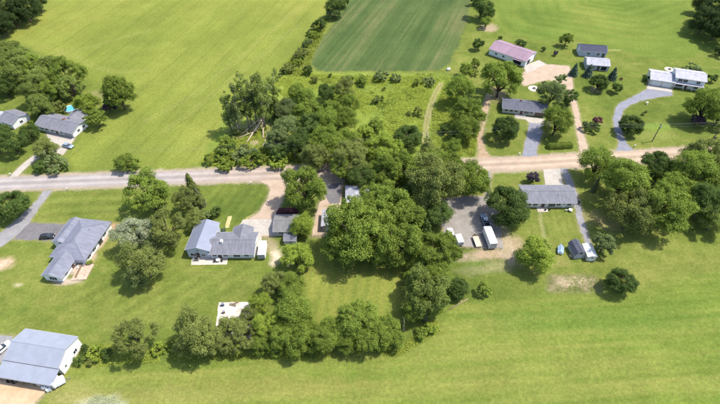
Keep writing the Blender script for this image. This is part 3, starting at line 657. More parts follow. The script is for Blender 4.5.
clump('in the big grove at the centre', 'trees of the big central grove', [
 ('B','maple',384,203,48,1.1), ('B','maple',357,228,58,1.15), ('B','maple',406,214,36,1.1), ('B','maple',343,243,38,1.05), ('B','maple',397,239,48,1.1), ('B','maple',369,244,38,1.05), ('C','dark',425,228,22,1.1), ('R','dark',438,213,27), ('B','maple',438,252,42), ('R','olive',421,203,25,1.1), ('B','maple',418,256,28), ('R','olive',423,245,20), ('B','maple',379,193,34,1.1), ('R','maple',370,211,30,1.1), ('R','maple',346,222,28)])
one('R','yellow',302,224,22, 'bright yellow-green tree hugging the right side of the grey garage')
one('B','yellow',296,256,30, 'yellow-green tree below the small grey shed', .95)
one('D','dark',508,203,42, 'large dense dark tree beside the parked white box trailer', .95)
one('T','purple',533.5,177,13, 'small purple tree at the left end of the long grey roof')
one('R','yellow',537,251,35, 'round yellow-green tree below the lawn of the long grey house', .95)
one('T','grey',605,243,23, 'grey-green bushy tree right of the white roofed shed')
one('S','maple',485,287,16, 'small leafy sapling alone on the grass below the bare soil', .9)
one('D','dark',622,281,27, 'dark round lone tree near the right edge of the bottom field', .95)
clump('in the right grove below the road', 'right hand grove', [
 ('R','maple',598,161,32), ('D','dark',657,164,31,1.1), ('R','maple',625,176,42), ('I','conifer',597,183,7), ('B','olive',634,209,45,1.1), ('B','maple',670,207,46,1.1), ('R','maple',697,168,40), ('R','olive',706,152,35), ('R','dark',707,199,34,1.1), ('B','maple',722,176,38), ('W','willow',717,216,30), ('R','maple',678,188,34), ('R','olive',735,200,34), ('R','maple',735,150,34)])
# upper right
clump('in the top right corner wood', 'trees of the top right wood', [('R','deep_shaded',707,17,26), ('R','deep_shaded',716,6,28), ('B','deep_shaded',719,25,26), ('R','deep_shaded',702,2,16), ('R','deep_shaded',733,14,30), ('R','deep_shaded',730,30,24)])
one('T','dark',722,50,12, 'dark tree cut by the right edge below the top right wood')
one('R','maple',708,102,33, 'big leafy tree at the right edge below the white house')
one('R','maple',722,113,22, 'green tree cut off by the right edge behind the big leafy tree')
one('T','purple',698.5,119,13, 'dark purple tree in front of the big right edge tree')
one('S','purple',715,138,4, 'tiny purple shrub by the rightmost utility pole')
one('M','grey',694,68.5,19, 'long grey-green bush behind the right end of the white house')
one('S','dark',713,77.5,10, 'dark bush just right of the white house')
one('S','dark',646.5,78,6, 'dark bush at the left end of the white house garage')
one('D','dark',632,124,22, 'dark round tree inside the bend of the curved driveway', .9)
one('S','olive',645,112,5, 'tiny bush on the lawn above the bend tree')
one('D','dark',600,81,17, 'dense dark tree below the two outbuildings')
one('C','spruce',575,69,10, 'blue-green spruce, leftmost of three near the outbuildings')
one('C','spruce',589.5,70,11, 'blue-green spruce in front of the pale outbuilding')
one('C','spruce',614,73,10, 'blue-green spruce right of the outbuildings')
one('T','dark',617,87,11, 'small dark tree below the right hand spruce')
one('S','burgundy',621.5,78.5,3, 'tiny reddish shrub beside the right hand spruce')
one('T','maple',567,38,13, 'small tree in the grass left of the navy-roofed outbuilding')
one('T','dark',544,48.5,5, 'tiny dark tree right of the mauve barn, left of a pair')
one('T','purple',556,52.5,5, 'tiny dark tree right of the mauve barn, right of a pair')
one('M','dark',591,126,17, 'dark low bush in the grass between the gravel farm lane and the curved driveway')
one('S','burgundy',597,120,11, 'reddish brown bush behind the dark low bush near the farm lane')
one('R','maple',558,119,28, 'large green tree over the blue-grey driveway, above the clipped hedge')
one('R','grey',552,92,25, 'grey-green tree behind the right end of the blue-grey roofed house')
one('T','dark',570,97,18, 'dark tree beside the gravel farm lane')
one('S','grey',560,79,13, 'grey-green bush at the edge of the gravel barn yard')
one('S','grey',545,84,9, 'small grey-green bush next to the fire ring by the barn yard')
one('D','dark',506,127,25, 'dark tree on the lawn in front of the blue-grey roofed house', 1.05)
one('S','yellow',89,262,6, 'bright green shrub on the bare strip beside the hip-roofed house')
one('S','dark',502,108,4, 'small dark shrub at the left end of the blue-grey roofed house')

# burgundy hedge, clipped hedge: leaf-covered rounded bars
def hedge(name, label, leaf, p0, p1, wd, ht, n, ls):
    a, b = Vector(p0), Vector(p1); L_ = (b-a).length; g = np.random.default_rng(len(label))
    t = g.random(n); ang = g.uniform(-.2, math.pi+.2, n); rr = 1+.05*np.sin(t*L_*2.1)+.06*g.normal(size=n)
    endr = np.minimum(1, np.sqrt(np.clip(np.minimum(t, 1-t)*L_/(wd*.5), 0.02, 1)))
    y = np.cos(ang)*wd/2*rr*endr; z = np.maximum(.03, np.abs(np.sin(ang))**.6*ht*rr*endr)
    pos = np.stack([t*L_, y, z], 1); nr = np.stack([g.normal(size=n)*.4, np.cos(ang), np.abs(np.sin(ang))+.2], 1)+g.normal(size=(n, 3))*.35
    me = leaves_mesh('foliage', pos, nr, ls*g.uniform(.7, 1.3, n), g.random(n), LEAF[leaf], seed=5)
    r = empty(name, a, math.atan2((b-a).y, (b-a).x)); link('foliage', me, r)
    st = MB()
    for i in range(int(L_/.8)+1): st.tube([(.3+i*.8, 0, -.02), (.3+i*.8, 0, ht*.7)], [.05, .03], 5)
    st.build('stem', BARK, r); return tag(r, label, 'hedge')
hedge('clipped_hedge', 'long clipped green hedge beside the blue-grey driveway near the road', 'maple', G(545.5, 148), G(573, 146.5), 2.6, 2.0, 4500, .26)
hedge('burgundy_hedge', 'row of burgundy shrubs along the back of the grey garage', 'burgundy', G(276.5, 213.5), G(298, 212), 2.2, 1.8, 3600, .24)

# uncountable ground growth
TRACK = P((443, 80), (436, 92), (431, 104), (428, 116), (426, 128), (425, 146))
def tufts(name, label, poly, n, hmin, hmax, leaf, seed, cut=.0, ls=.5):
    g = np.random.default_rng(seed); xs_ = [p[0] for p in poly]; ys_ = [p[1] for p in poly]
    x = g.uniform(min(xs_), max(xs_), n*3); y = g.uniform(min(ys_), max(ys_), n*3)
    d = fbm(x*.22, y*.22, seed, 4); keep = inpoly(x, y, poly) & (d > cut+g.normal(size=n*3)*.05) & (segdist(x, y, TRACK) > 1.5)
    x, y, d = x[keep][:n], y[keep][:n], d[keep][:n]; m = len(x); k = 4
    h = (hmin+(hmax-hmin)*np.clip((d-cut)*2.4, 0, 1))*g.uniform(.5, 1.2, m)
    X = np.repeat(x, k)+g.normal(size=m*k)*.25; Y = np.repeat(y, k)+g.normal(size=m*k)*.25; Z = np.repeat(h, k)*g.uniform(.15, 1, m*k)
    nr = np.stack([g.normal(size=m*k)*.45, g.normal(size=m*k)*.45, np.full(m*k, .9)], 1)
    me = leaves_mesh(name, np.stack([X, Y, Z], 1), nr, ls*g.uniform(.5, 1.3, m*k), .5*np.repeat(g.random(m), k)+.5*g.random(m*k), LEAF[leaf], .6, seed)
    return tag(link(name, me), label, 'weeds', kind='stuff')
tufts('meadow_weeds', 'tall yellow-green weeds covering the overgrown meadow', P((268, 86), (290, 72), (340, 76), (440, 76), (450, 78), (440, 92), (432, 112), (429, 140), (400, 146), (360, 110), (330, 90), (290, 100)), 16000, .08, .5, 'weeds', 5, .38, .5)
tufts('meadow_brush', 'darker patchy brush scattered through the meadow', P((300, 74), (440, 74), (442, 84), (430, 112), (425, 140), (400, 146), (360, 110), (330, 84)), 4500, .2, 1.0, 'weeds2', 15, .58, .5)
tufts('meadow_edge_weeds', 'weeds between the two-rut track and the dirt lane', P((446, 84), (455, 96), (478, 130), (474, 158), (432, 150), (433, 112)), 7000, .15, .8, 'weeds', 6, .38, .5)
tufts('roadside_weeds', 'rank weeds on the bank above the road under the poplars', P((196, 166), (210, 155), (235, 130), (270, 128), (300, 150), (300, 164)), 9000, .15, .9, 'weeds', 7, .42, .5)
tufts('belt_weeds', 'rough weeds along the foot of the bottom field tree belt', P((80, 345), (120, 346), (180, 352), (290, 352), (400, 346), (436, 320), (440, 332), (400, 356), (290, 360), (180, 360), (100, 366), (76, 372)), 6000, .1, .6, 'weeds', 8, .42, .4)
tufts('hedgerow_weeds', 'weeds filling the hedgerow strip between the two upper fields', P((283, 70), (300, 46), (322, 18), (330, 18), (318, 45), (310, 62), (312, 72), (296, 76)), 4500, .15, .8, 'weeds', 9, .36, .5)
tufts('garden_bed_weeds', 'dry tufts around the bare garden rectangle', P((547, 276), (596, 276), (601, 292), (548, 292)), 260, .05, .25, 'weeds2', 10, .50, .25)
tufts('blossom_weeds', 'pale flowering weeds at the bottom edge', P((84, 398), (118, 396), (120, 412), (84, 412)), 420, .15, .45, 'silver', 11, .48, .28)

# felled and dead trunks under the poplars
for i, (a, b, r0, lab) in enumerate([
  ((250, 137, .4), (270, 108, 4.5), .34, 'longest pale fallen trunk leaning up into the poplars'),
  ((243, 133, .4), (265, 114, 3.0), .28, 'upper pale fallen trunk lying to the left of the longest'),
  ((247, 142, .4), (261, 119, 2.0), .30, 'pale fallen trunk lying just below the longest one'),
  ((263, 138, .35), (262, 113, 3.5), .26, 'pale fallen trunk on the right of the fallen heap'),
  ((238, 138, .35), (258, 130, 1.6), .22, 'short pale fallen trunk at the lower left of the heap'),
  ((263, 146, .35), (269, 129, 1.2), .2, 'short pale fallen trunk nearest the road'),
  ((235, 120, .3), (241, 137, .4), .22, 'thin dead trunk lying left of the fallen heap')]):
    p, q = Vector(G(*a)), Vector(G(*b)); root = empty('fallen_trunk', p)
    d = q-p; MB().tube([(0, 0, 0), d*.35+Vector((.2, 0, .1)), d*.7, d], [r0, r0*.85, r0*.65, r0*.3], 7).build('trunk', DEADWOOD, root, True)
    rr = random.Random(i)
    for k in range(7):
        s = d*rr.uniform(.45, .95); e = s+Vector((rr.uniform(-2, 2), rr.uniform(-.6, 1.6), rr.uniform(.2, 1.4)))
        MB().tube([s, s.lerp(e, .5)+Vector((0, 0, .15)), e], [r0*.35, r0*.25, r0*.08], 5).build('branch', DEADWOOD, root, True)
    tag(root, lab, 'fallen trunk', 'fallen trunks')
p, q = Vector(G(468, 299, .18)), Vector(G(449, 309.5, .18))
root = empty('pale_log', p); d = q-p
MB().tube([(0, 0, 0), d*.5+Vector((.1, .1, 0)), d], [.17, .15, .11], 8).build('trunk', WOOD, root, True)
MB().tube([d*.4, d*.4+Vector((.5, .9, .3))], [.08, .03], 5).build('branch', DEADWOOD, root, True)
tag(root, 'pale log lying on the grass edge below the dark round tree', 'log')

# ------------------------------------------------------------------ buildings
class Wing:
    """one rectangular volume of a building: wall + roof, placed in the building's own frame"""
    def __init__(s, root, cx, cy, rz, L, D, he, rise, wm, rm, ov=.45, hip=False, metal=False, base=0.0, gable_l=True, wall=True):
        s.root, s.cx, s.cy, s.rz, s.L, s.D, s.he, s.rise = root, cx, cy, rz, L, D, he, rise
        k = rise/(D/2); hl, hd = L/2, D/2
        if wall:
            m = MB()
            if hip: m.box(-hl, hl, -hd, hd, base-.05, he-.02)
            else: m.extx([(-hd, base-.05), (hd, base-.05), (hd, he), (0, he+rise), (-hd, he)], -hl, hl)
            s.wall = s.put(m.build('wall', wm))
            f = MB().box(-hl-.04, hl+.04, -hd-.04, hd+.04, base-.06, base+.32).build('foundation', CONC); f.parent = s.wall
        t = .14; e = he-ov*k+.03; top = he+rise+.03
        m = MB()
        if hip:
            X, Y = hl+ov, hd+ov; r = max(.05, X-Y); zr = e+(Y)*k
            b0 = [(-X, -Y), (X, -Y), (X, Y), (-X, Y)]
            m.add([(x, y, e-.02) for x, y in b0]+[(x, y, e+t) for x, y in b0]+[(-r, 0, zr+t), (r, 0, zr+t)],
                  [(0, 3, 2, 1), (0, 1, 5, 4), (1, 2, 6, 5), (2, 3, 7, 6), (3, 0, 4, 7), (4, 5, 9, 8), (5, 6, 9), (6, 7, 8, 9), (7, 4, 8)])
            s.roof = s.put(m.build('roof', rm))
            cap = MB()
            for a, b in [((-r, 0), (r, 0))]: cap.tube([(a[0], 0, zr+t+.02), (b[0], 0, zr+t+.02)], .10, 6)
            for (x, y), rx in zip(b0, (-r, r, r, -r)): cap.tube([(x, y, e+t+.02), (rx, 0, zr+t+.02)], .08, 6)
            cap.build('ridge_cap', rm).parent = s.roof
        else:
            X = hl+ov*.8; Y = hd+ov
            m.extx([(-Y, e), (0, top), (Y, e), (Y, e+t), (0, top+t), (-Y, e+t)], -X, X)
            s.roof = s.put(m.build('roof', rm))
            MB().extx([(-.22, top+t-.22*k+.015), (0, top+t+.015), (.22, top+t-.22*k+.015), (.22, top+t-.22*k+.07), (0, top+t+.08), (-.22, top+t-.22*k+.07)], -X-.01, X+.01).build('ridge_cap', rm).parent = s.roof
            for sg in (-1, 1):
                MB().box(-X, X, sg*(Y+.06)-.05, sg*(Y+.06)+.05, e-.03, e+.08).build('gutter', EDGE).parent = s.roof
                xx = sg*(X+.025); MB().extx([(-Y, e-.05), (0, top-.05), (Y, e-.05), (Y, e+t+.03), (0, top+t+.03), (-Y, e+t+.03)], xx-.02, xx+.02).build('barge_board', EDGE).parent = s.roof
            if metal:
                rb = MB(); n = int(2*X/.6)
                for i in range(1, n):
                    x = -X+i*2*X/n
                    for sg in (-1, 1):
                        rb.add([(x-.03, 0, top+t), (x+.03, 0, top+t), (x+.03, sg*Y, e+t), (x-.03, sg*Y, e+t), (x-.03, 0, top+t+.045), (x+.03, 0, top+t+.045), (x+.03, sg*Y, e+t+.045), (x-.03, sg*Y, e+t+.045)],
                               [(4, 5, 6, 7), (0, 1, 5, 4), (1, 2, 6, 5), (2, 3, 7, 6), (3, 0, 4, 7)])
                r_ = rb.build('roof_ribs', rm); r_.parent = s.roof; r_['kind'] = 'stuff'
        s.k, s.top, s.t, s.e = k, top, t, e
    def put(s, o): return place(o, s.root, (s.cx, s.cy, 0), s.rz)
    def side(s, sd, t, z):
        """frame on a wall: position, rotation about z so that local -y looks outwards"""
        hl, hd = s.L/2, s.D/2
        p, a = {'f': ((t, -hd), 0), 'b': ((-t, hd), math.pi), 'r': ((hl, t), math.pi/2), 'l': ((-hl, -t), -math.pi/2)}[sd]
        c, n = math.cos(s.rz), math.sin(s.rz)
        return (s.cx+p[0]*c-p[1]*n, s.cy+p[0]*n+p[1]*c, z), s.rz+a
    def window(s, sd, t, z=1.5, w=1.2, h=1.1, mull=1):
        m = MB(); b = .07
        m.box(-w/2-b, w/2+b, -.07, .0, h/2, h/2+b); m.box(-w/2-b, w/2+b, -.10, .0, -h/2-b, -h/2)
        m.box(-w/2-b, -w/2, -.065, 0, -h/2, h/2); m.box(w/2, w/2+b, -.065, 0, -h/2, h/2)
        for i in range(1, mull+1):
            x = -w/2+i*w/(mull+1); m.box(x-.03, x+.03, -.06, 0, -h/2, h/2)
        o = m.build('window', TRIM); p, a = s.side(sd, t, z); place(o, s.root, p, a)
        MB().box(-w/2, w/2, -.03, .03, -h/2, h/2).build('pane', GLASS, o); return o
    def door(s, sd, t, w=.95, h=2.05, m_=None, z=.1):
        o = MB().box(-w/2, w/2, -.06, .03, 0, h).box(-w/2-.09, -w/2-.001, -.08, .02, 0, h+.09).box(w/2+.001, w/2+.09, -.08, .02, 0, h+.09).box(-w/2, w/2, -.08, .02, h+.002, h+.09).build('door', m_ or DOORM)
        p, a = s.side(sd, t, z); place(o, s.root, p, a)
        MB().box(w/2-.16, w/2-.08, -.13, -.06, h*.47, h*.50).build('handle', STEEL, o)
        MB().box(-w*.28, w*.28, -.075, -.055, h*.62, h*.9).build('pane', GLASS, o); return o
    def garage_door(s, sd, t, w=2.7, h=2.2, m_=None):
        o = MB().box(-w/2-.1, w/2+.1, -.03, .02, 0, h+.1).build('garage_door', TRIM); p, a = s.side(sd, t, .02); place(o, s.root, p, a)
        for i in range(4):
            MB().box(-w/2, w/2, -.07, -.028, i*h/4+.02, (i+1)*h/4-.02).build('panel', m_ or WHITE, o)
        return o
    def opening(s, sd, t, w, h, name='doorway'):
        o = MB().box(-w/2, w/2, -.035, .02, 0, h).build(name, DARK); p, a = s.side(sd, t, .02); place(o, s.root, p, a)
        MB().box(-w/2-.15, -w/2-.002, -.09, .0, 0, h+.15).box(w/2+.002, w/2+.15, -.09, 0, 0, h+.15).box(-w/2, w/2, -.09, 0, h+.002, h+.15).build('frame', TRIM, o); return o
    def pipe(s, x, y, h=.5, r=.07):
        z = s.top-abs(y)*s.k+s.t; MB().tube([(x, y, z-.2), (x, y, z+h)], r, 7).build('vent_pipe', STEEL, s.roof)
    def chimney(s, x, y, h=1.0, m_=None):
        z = s.top-abs(y)*s.k
        o = MB().box(x-.35, x+.35, y-.45, y+.45, z-.6, z+h).build('chimney', m_ or mat('chimney_brick', (.20, .10, .075), .85, var=.2, scale=4), s.roof)
def bld(name, label, cat, a, b, D, zlab=0):
    """frame from two survey points of the front base line (left, right): returns root, L, angle"""
    a, b = Vector(a), Vector(b); u = (b-a); L_ = u.length; an = math.atan2(u.y, u.x); n = Vector((-math.sin(an), math.cos(an), 0))
    r = empty(name, (a+b)/2+n*(D/2), an); tag(r, label, cat); return r, L_

# mauve-roofed barn
r, L_ = bld('pole_barn', 'white pole barn with faded mauve metal roof and concrete apron', 'barn', G(488.5, 54.5), G(524.5, 67.2), 11.2)
w1 = Wing(r, 0, 0, 0, L_, 11.2, 3.2, 1.75, WHITE, ME_MAUVE, .4, metal=True)
w1.opening('f', L_*.28, 4.2, 2.6); w1.opening('r', -2.4, 3.2, 2.8); w1.garage_door('r', 2.2, 3.0, 2.6); w1.window('f', -L_*.3, 1.7, 1.2, .9); w1.window('f', -L_*.1, 1.7, 1.2, .9); w1.door('r', 4.6)
MB().box(L_*.28-2.3, L_*.28+2.3, -5.6-1.3, -5.6-.02, 2.72, 2.84).build('door_canopy', ME_MAUVE, r)
# blue-grey roofed ranch house behind the dark lawn tree
r, L_ = bld('ranch_house', 'low cream ranch house with blue-grey roof and long blue-grey driveway', 'house', G(502, 112.5), G(544.5, 117.2), 7.4)
w1 = Wing(r, 0, 0, 0, L_, 7.4, 2.5, 1.25, CREAM, SH_SLATE, .55)
for t in (-7.2, -5.2, -3.2): w1.window('f', t, 1.5, 1.3, 1.1)
w1.door('f', -1.0); w1.window('f', 1.0, 1.45, 2.0, 1.3, 2); w1.window('f', 3.0, 1.5, 1.1, 1.1); w1.garage_door('f', L_*.5-2.4, 3.8, 2.1, mat('brown_garage', (.16, .11, .08), .6)); w1.window('l', 0, 1.5, 1.2, 1.0)
w1.pipe(2, 1.5); w1.pipe(-4, -1.2); w1.chimney(-1.5, 1.2, .9)
MB().box(-L_*.2, L_*.06, -7.4/2-1.4, -7.4/2-.05, .02, .18).build('porch_slab', CONC, r)
# outbuildings
r, L_ = bld('machine_shed', 'navy-roofed grey shed, the farther of the two outbuildings', 'shed', G(578.5, 56), G(605, 57.8), 7.2)
w1 = Wing(r, 0, 0, 0, L_, 7.2, 2.9, 1.5, PALEBLUE, ME_NAVY, .3, metal=True); w1.garage_door('l', -.2, 3, 2.4); w1.window('f', -2, 1.6); w1.window('f', 2.5, 1.6); w1.door('f', 5)
r, L_ = bld('hay_shed', 'pale-roofed grey shed, the nearer of the two outbuildings', 'shed', G(585.5, 69.5), G(607.8, 71.2), 7.2)
w1 = Wing(r, 0, 0, 0, L_, 7.2, 2.7, 1.3, GREYS, SH_LIGHT, .3, metal=True); w1.opening('f', 2.8, 2.6, 2.2); w1.window('f', -2.2, 1.5); w1.garage_door('l', 0, 2.8, 2.2, GREYS); w1.door('f', .3)
# white split level house on the right
r, L_ = bld('split_level_house', 'white split-level house with pale roof and cream garage apron at right', 'house', G(648.5, 84.5), G(701, 92.5), 9.0)
g_l = L_*.45; m_l = L_-g_l
w1 = Wing(r, -L_/2+g_l/2, 0, 0, g_l, 9.0, 2.9, 1.3, CREAM, SH_LIGHT, .5); w1.garage_door('f', -2.2, 3.6, 2.2); w1.garage_door('f', 2.3, 3.6, 2.2); w1.window('l', 0)
w2 = Wing(r, L_/2-m_l/2+.02, .9, 0, m_l, 8.4, 4.9, 1.3, WHITE, SH_LIGHT, .5)
for t in (-3.9, -1.8): w2.window('f', t, 3.7, 1.7, 1.2, 1)
w2.window('f', 3.4, 3.7, 1.5, 1.1); w2.window('f', -3.4, 1.3, 2.6, 1.3, 2); w2.door('f', -.6); w2.window('f', 3.2, 1.3, 2.2, 1.3, 2); w2.window('r', 0, 3.7)
po = place(MB().box(-m_l/2, m_l/2, -1.9, -.02, 2.62, 2.78).build('porch_roof', SH_LIGHT), r, (L_/2-m_l/2, .9-4.2, 0))
for x in (-m_l/2+.2, -1.8, 1.8, m_l/2-.2): MB().box(x-.07, x+.07, -1.8, -1.66, .02, 2.62).build('post', TRIM, po)
w2.pipe(1.5, -1.6); w2.pipe(-2, 1); w1.pipe(1, 1)
# long grey house mid right
r, L_ = bld('long_house', 'long low house with grey roof right of the dense dark tree', 'house', G(523.5, 207.5), G(573.5, 207.5), 8.0)
w1 = Wing(r, 0, 0, 0, L_, 8.0, 2.6, 1.35, CREAM, SH_GREY, .5)
for t in (-7.0, -4.8, 3.0, 6.6): w1.window('f', t, 1.5, 1.3, 1.1)
w1.window('f', .8, 1.3, 2.2, 1.7, 2); w1.door('f', -2.2); w1.door('f', 4.9, m_=WHITE); w1.window('r', 1, 1.5); w1.garage_door('b', -4, 4.2); w1.pipe(3, -1.6); w1.pipe(-4, 1.2); w1.pipe(5.5, -2.5)
MB().box(-4.2, -.6, -4-2.2, -4.06, .02, .16).build('porch_slab', CONC, r)
# sheds by the side drive
r, L_ = bld('gambrel_shed', 'dark grey gambrel-roofed garden shed at the end of the side drive', 'shed', G(573.5, 259), G(584, 258), 4.8)
m = MB(); hw = L_/2
m.exty([(-hw, -.05), (hw, -.05), (hw, 1.9), (hw*.62, 2.9), (0, 3.35), (-hw*.62, 2.9), (-hw, 1.9)], -2.4, 2.4).build('wall', GREYS, r)
o = MB().exty([(-hw-.2, 1.78), (-hw*.64, 2.93), (0, 3.40), (hw*.64, 2.93), (hw+.2, 1.78), (hw+.28, 1.86), (hw*.66, 3.03), (0, 3.52), (-hw*.66, 3.03), (-hw-.28, 1.86)], -2.6, 2.6).build('roof', SH_DARK, r)
MB().exty([(-.2, 3.45), (.2, 3.45), (0, 3.58)], -2.62, 2.62).build('ridge_cap', SH_DARK, o)
o = MB().box(-.75, .75, -2.46, -2.38, .02, 1.9).build('door', mat('shed_door', (.33, .33, .33), .6), r); MB().box(.5, .6, -2.52, -2.46, .9, 1.1).build('handle', STEEL, o)
MB().box(-.4, .4, -2.45, -2.39, 2.15, 2.75).build('loft_vent', DARK, r)
r, L_ = bld('white_shed', 'narrow shed with white roof beside the gambrel shed', 'shed', G(586, 261), G(594.8, 261), 5.0)
w1 = Wing(r, 0, 0, math.pi/2, 5.0, L_, 2.0, .35, CREAM, mat('white_roof', (.60, .585, .54), .6, var=.06), .15); w1.door('l', 0, 1.0, 1.8, WHITE)
# two-winged house
r, L_ = bld('two_winged_house', 'two-winged house, blue-grey metal wing left and grey shingle wing right', 'house', G(211.5, 258.5), G(254.5, 258.5), 8.2)
w1 = Wing(r, 0, 0, 0, L_, 8.0, 2.6, 1.5, WHITE, SH_GREY, .5)
for t in (-5.4, -2.0, 4.4): w1.window('f', t, 1.5, 1.3, 1.1)
w1.door('f', -3.8); w1.window('f', 1.4, 1.4, 1.9, 1.4, 2); w1.window('r', .5, 1.5); w1.garage_door('b', 3, 4.6); w1.pipe(-1, -1.5); w1.pipe(3, 1.2); w1.chimney(-3.3, -.9, 1.0, TRIM)
w3 = Wing(r, L_*.5-4.6, 3.2, math.pi/2, 6.2, 5.6, 2.62, 1.35, WHITE, SH_GREY, .45)
w2 = Wing(r, -L_/2-3.3, 1.9, math.pi/2-.06, 11.2, 6.9, 3.6, 1.25, PALEBLUE, ME_BLUE, .35, metal=True)
w2.window('l', -1.8, 1.3, 1.6, 1.3); w2.window('l', 1.4, 1.3, 1.3, 1.2); w2.window('l', 0, 3.3, .9, .9); w2.door('l', -.3); w2.window('b', 0, 1.6); w2.window('f', 3, 1.6)
# grey garage and small shed
r, L_ = bld('grey_garage', 'grey-roofed garage beside the concrete pad and burgundy hedge', 'garage', G(274.5, 236), G(297.5, 236), 6.8)
w1 = Wing(r, 0, 0, 0, L_, 6.8, 2.5, 1.2, GREYS, SH_BROWN, .35); w1.garage_door('l', 0, 4.4); w1.window('f', -1.5, 1.5); w1.door('f', 1.2, m_=WHITE); w1.window('f', 2.6, 1.5, .8, .8)
r, L_ = bld('garden_shed', 'small grey-roofed shed just below the grey garage', 'shed', G(284.5, 244.5), G(296.5, 244.5), 2.6)
w1 = Wing(r, 0, 0, 0, L_, 2.6, 2.0, .7, CREAM, SH_GREY, .2); w1.door('f', .2, 1.1, 1.8, GREYS); w1.window('f', -1.1, 1.2, .6, .6)
# half hidden buildings in the grove
r, L_ = bld('carport_shed', 'pale grey-roofed shed on the gravel lane left of the big grove', 'shed', G(322.5, 231), G(338, 231), 7.0)
w1 = Wing(r, 0, 0, math.pi/2, 7.0, L_, 2.4, .8, TAN, SH_LIGHT, .3); w1.garage_door('l', 0, 2.6); w1.window('b', 1, 1.4)
r, L_ = bld('hidden_house', 'grey-roofed house mostly hidden under the big grove', 'house', G(347, 207), G(392, 206), 7.5)
w1 = Wing(r, 0, 0, 0, L_, 7.5, 2.7, 1.7, TAN, SH_LIGHT, .5, hip=True); w1.window('f', -5, 1.5); w1.window('f', -2, 1.5); w1.window('f', 3, 1.5); w1.door('f', .5); w1.window('l', 0, 1.5)
# hip-roofed house on the left
c = Vector(G(72, 240, 2.7)); c.z = 0
r = empty('hip_roofed_house', (-87.6, 97.6, 0), 0); tag(r, 'grey hip-roofed house beside the dark asphalt parking pad', 'house')
ax = math.radians(82)
w1 = Wing(r, .3, .6, ax, 15.2, 10.6, 2.6, 2.2, WHITE, SH_BLUE, .55, hip=True)
for t in (-5.5, -2.6, 3.6): w1.window('f', t, 1.5, 1.5, 1.2)
w1.door('f', .8, 1.8, 2.1, GLASS); w1.pipe(2.5, -2); w1.pipe(-3, 2.4); w1.pipe(3.5, 2)
w2 = Wing(r, -2.0, -10.0, ax, 7.6, 5.6, 2.5, 1.3, WHITE, SH_BLUE, .5)
w2.window('l', 0, 1.4, 2.4, 1.4, 2); w2.window('f', -1.6, 1.5); w2.window('b', 1, 1.5); w2.door('f', 1.6)
w3 = Wing(r, -5.0, 3.6, ax, 9.4, 4.6, 2.55, 1.25, WHITE, SH_BLUE, .5)
w3.garage_door('b', 1.8, 3.2); w3.garage_door('b', -2.2, 3.2)
MB().extz([(2.0, -13.6), (6.4, -13.2), (6.6, -7.6), (2.4, -7.4)], .02, .22).build('terrace', mat('terrace_brick', (.36, .25, .19), .8, var=.3, scale=2), r)
o = MB().box(3.2, 3.3, -12.6, -8.6, .24, 1.1).build('terrace_rail', WOOD, r)
# left-hand ranch house and its neighbour
r, L_ = bld('grey_ranch_house', 'grey-roofed ranch house with white end wall and blue pool behind, far left', 'house', G(38.5, 130), G(74.5, 138), 8.4)
w1 = Wing(r, 0, 0, 0, L_, 8.2, 2.6, 1.5, WHITE, SH_GREY, .55)
for t in (-6.4, -4.0, -1.2, 3.2): w1.window('f', t, 1.5, 1.5, 1.2)
w1.door('f', .8); w1.garage_door('f', L_/2-2.6, 3.8, 2.1, GREYS); w1.window('r', -1, 1.5); w1.window('r', 2, 1.5); w1.pipe(-2, -1.4); w1.chimney(1.5, .9, .8)
w2 = Wing(r, 2.2, 6.0, math.pi/2, 6.4, 5.4, 2.5, 1.2, WHITE, SH_GREY, .4); w2.window('f', 0, 1.4)
r, L_ = bld('white_cottage', 'small white house with grey roof cut by the left edge', 'house', G(2, 124.5), G(15, 129.5), 7.5)
w1 = Wing(r, 0, 0, 0, L_, 7.5, 2.6, 1.5, WHITE, SH_GREY, .4); w1.window('f', -2, 1.5); w1.window('f', 2, 1.5); w1.door('f', 0); w1.window('r', 0, 1.5)
w2 = Wing(r, -L_/2-2.2, -1.5, 0, 4.4, 4.2, 2.3, 1.0, WHITE, SH_LIGHT, .3); w2.window('f', 0, 1.3)
# big pale metal barn with open lean-to
r = empty('metal_barn', (-82.0, 60.0, 0), math.radians(-9)); tag(r, 'big pale blue-grey metal barn with open lean-to at bottom left', 'barn')
w1 = Wing(r, .6, .4, 0, 14.6, 8.2, 4.0, 1.5, WHITE, ME_PALE, .25, metal=True)
w1.window('r', 1.5, 1.6); w1.door('r', -2.6, m_=WHITE); w1.garage_door('l', 0, 3.4, 3)
lr = MB().add([(-7.1, -7.9, 2.70), (8.3, -7.9, 2.70), (8.3, -3.75, 3.62), (-7.1, -3.75, 3.62), (-7.1, -7.9, 2.82), (8.3, -7.9, 2.82), (8.3, -3.75, 3.74), (-7.1, -3.75, 3.74)], [(0, 3, 2, 1), (4, 5, 6, 7), (0, 1, 5, 4), (1, 2, 6, 5), (2, 3, 7, 6), (3, 0, 4, 7)]).build('lean_to_roof', ME_PALE, r)
rb = MB()
for i in range(1, 26):
    x = -7.1+i*15.4/26; rb.add([(x-.03, -7.9, 2.865), (x+.03, -7.9, 2.865), (x+.03, -3.75, 3.785), (x-.03, -3.75, 3.785), (x-.03, -7.9, 2.82), (x+.03, -7.9, 2.82), (x+.03, -3.75, 3.74), (x-.03, -3.75, 3.74)], [(0, 1, 2, 3), (0, 1, 5, 4), (1, 2, 6, 5), (0, 3, 7, 4)])
o = rb.build('roof_ribs', ME_PALE, lr); o['kind'] = 'stuff'
MB().box(-7.15, 8.35, -8.02, -7.9, 2.62, 2.84).build('gutter', STEEL, lr)
for i in range(6):
    x = -6.8+i*14.8/5; MB().box(x-.09, x+.09, -7.75, -7.57, -.02, 2.72).build('post', WOOD, r)
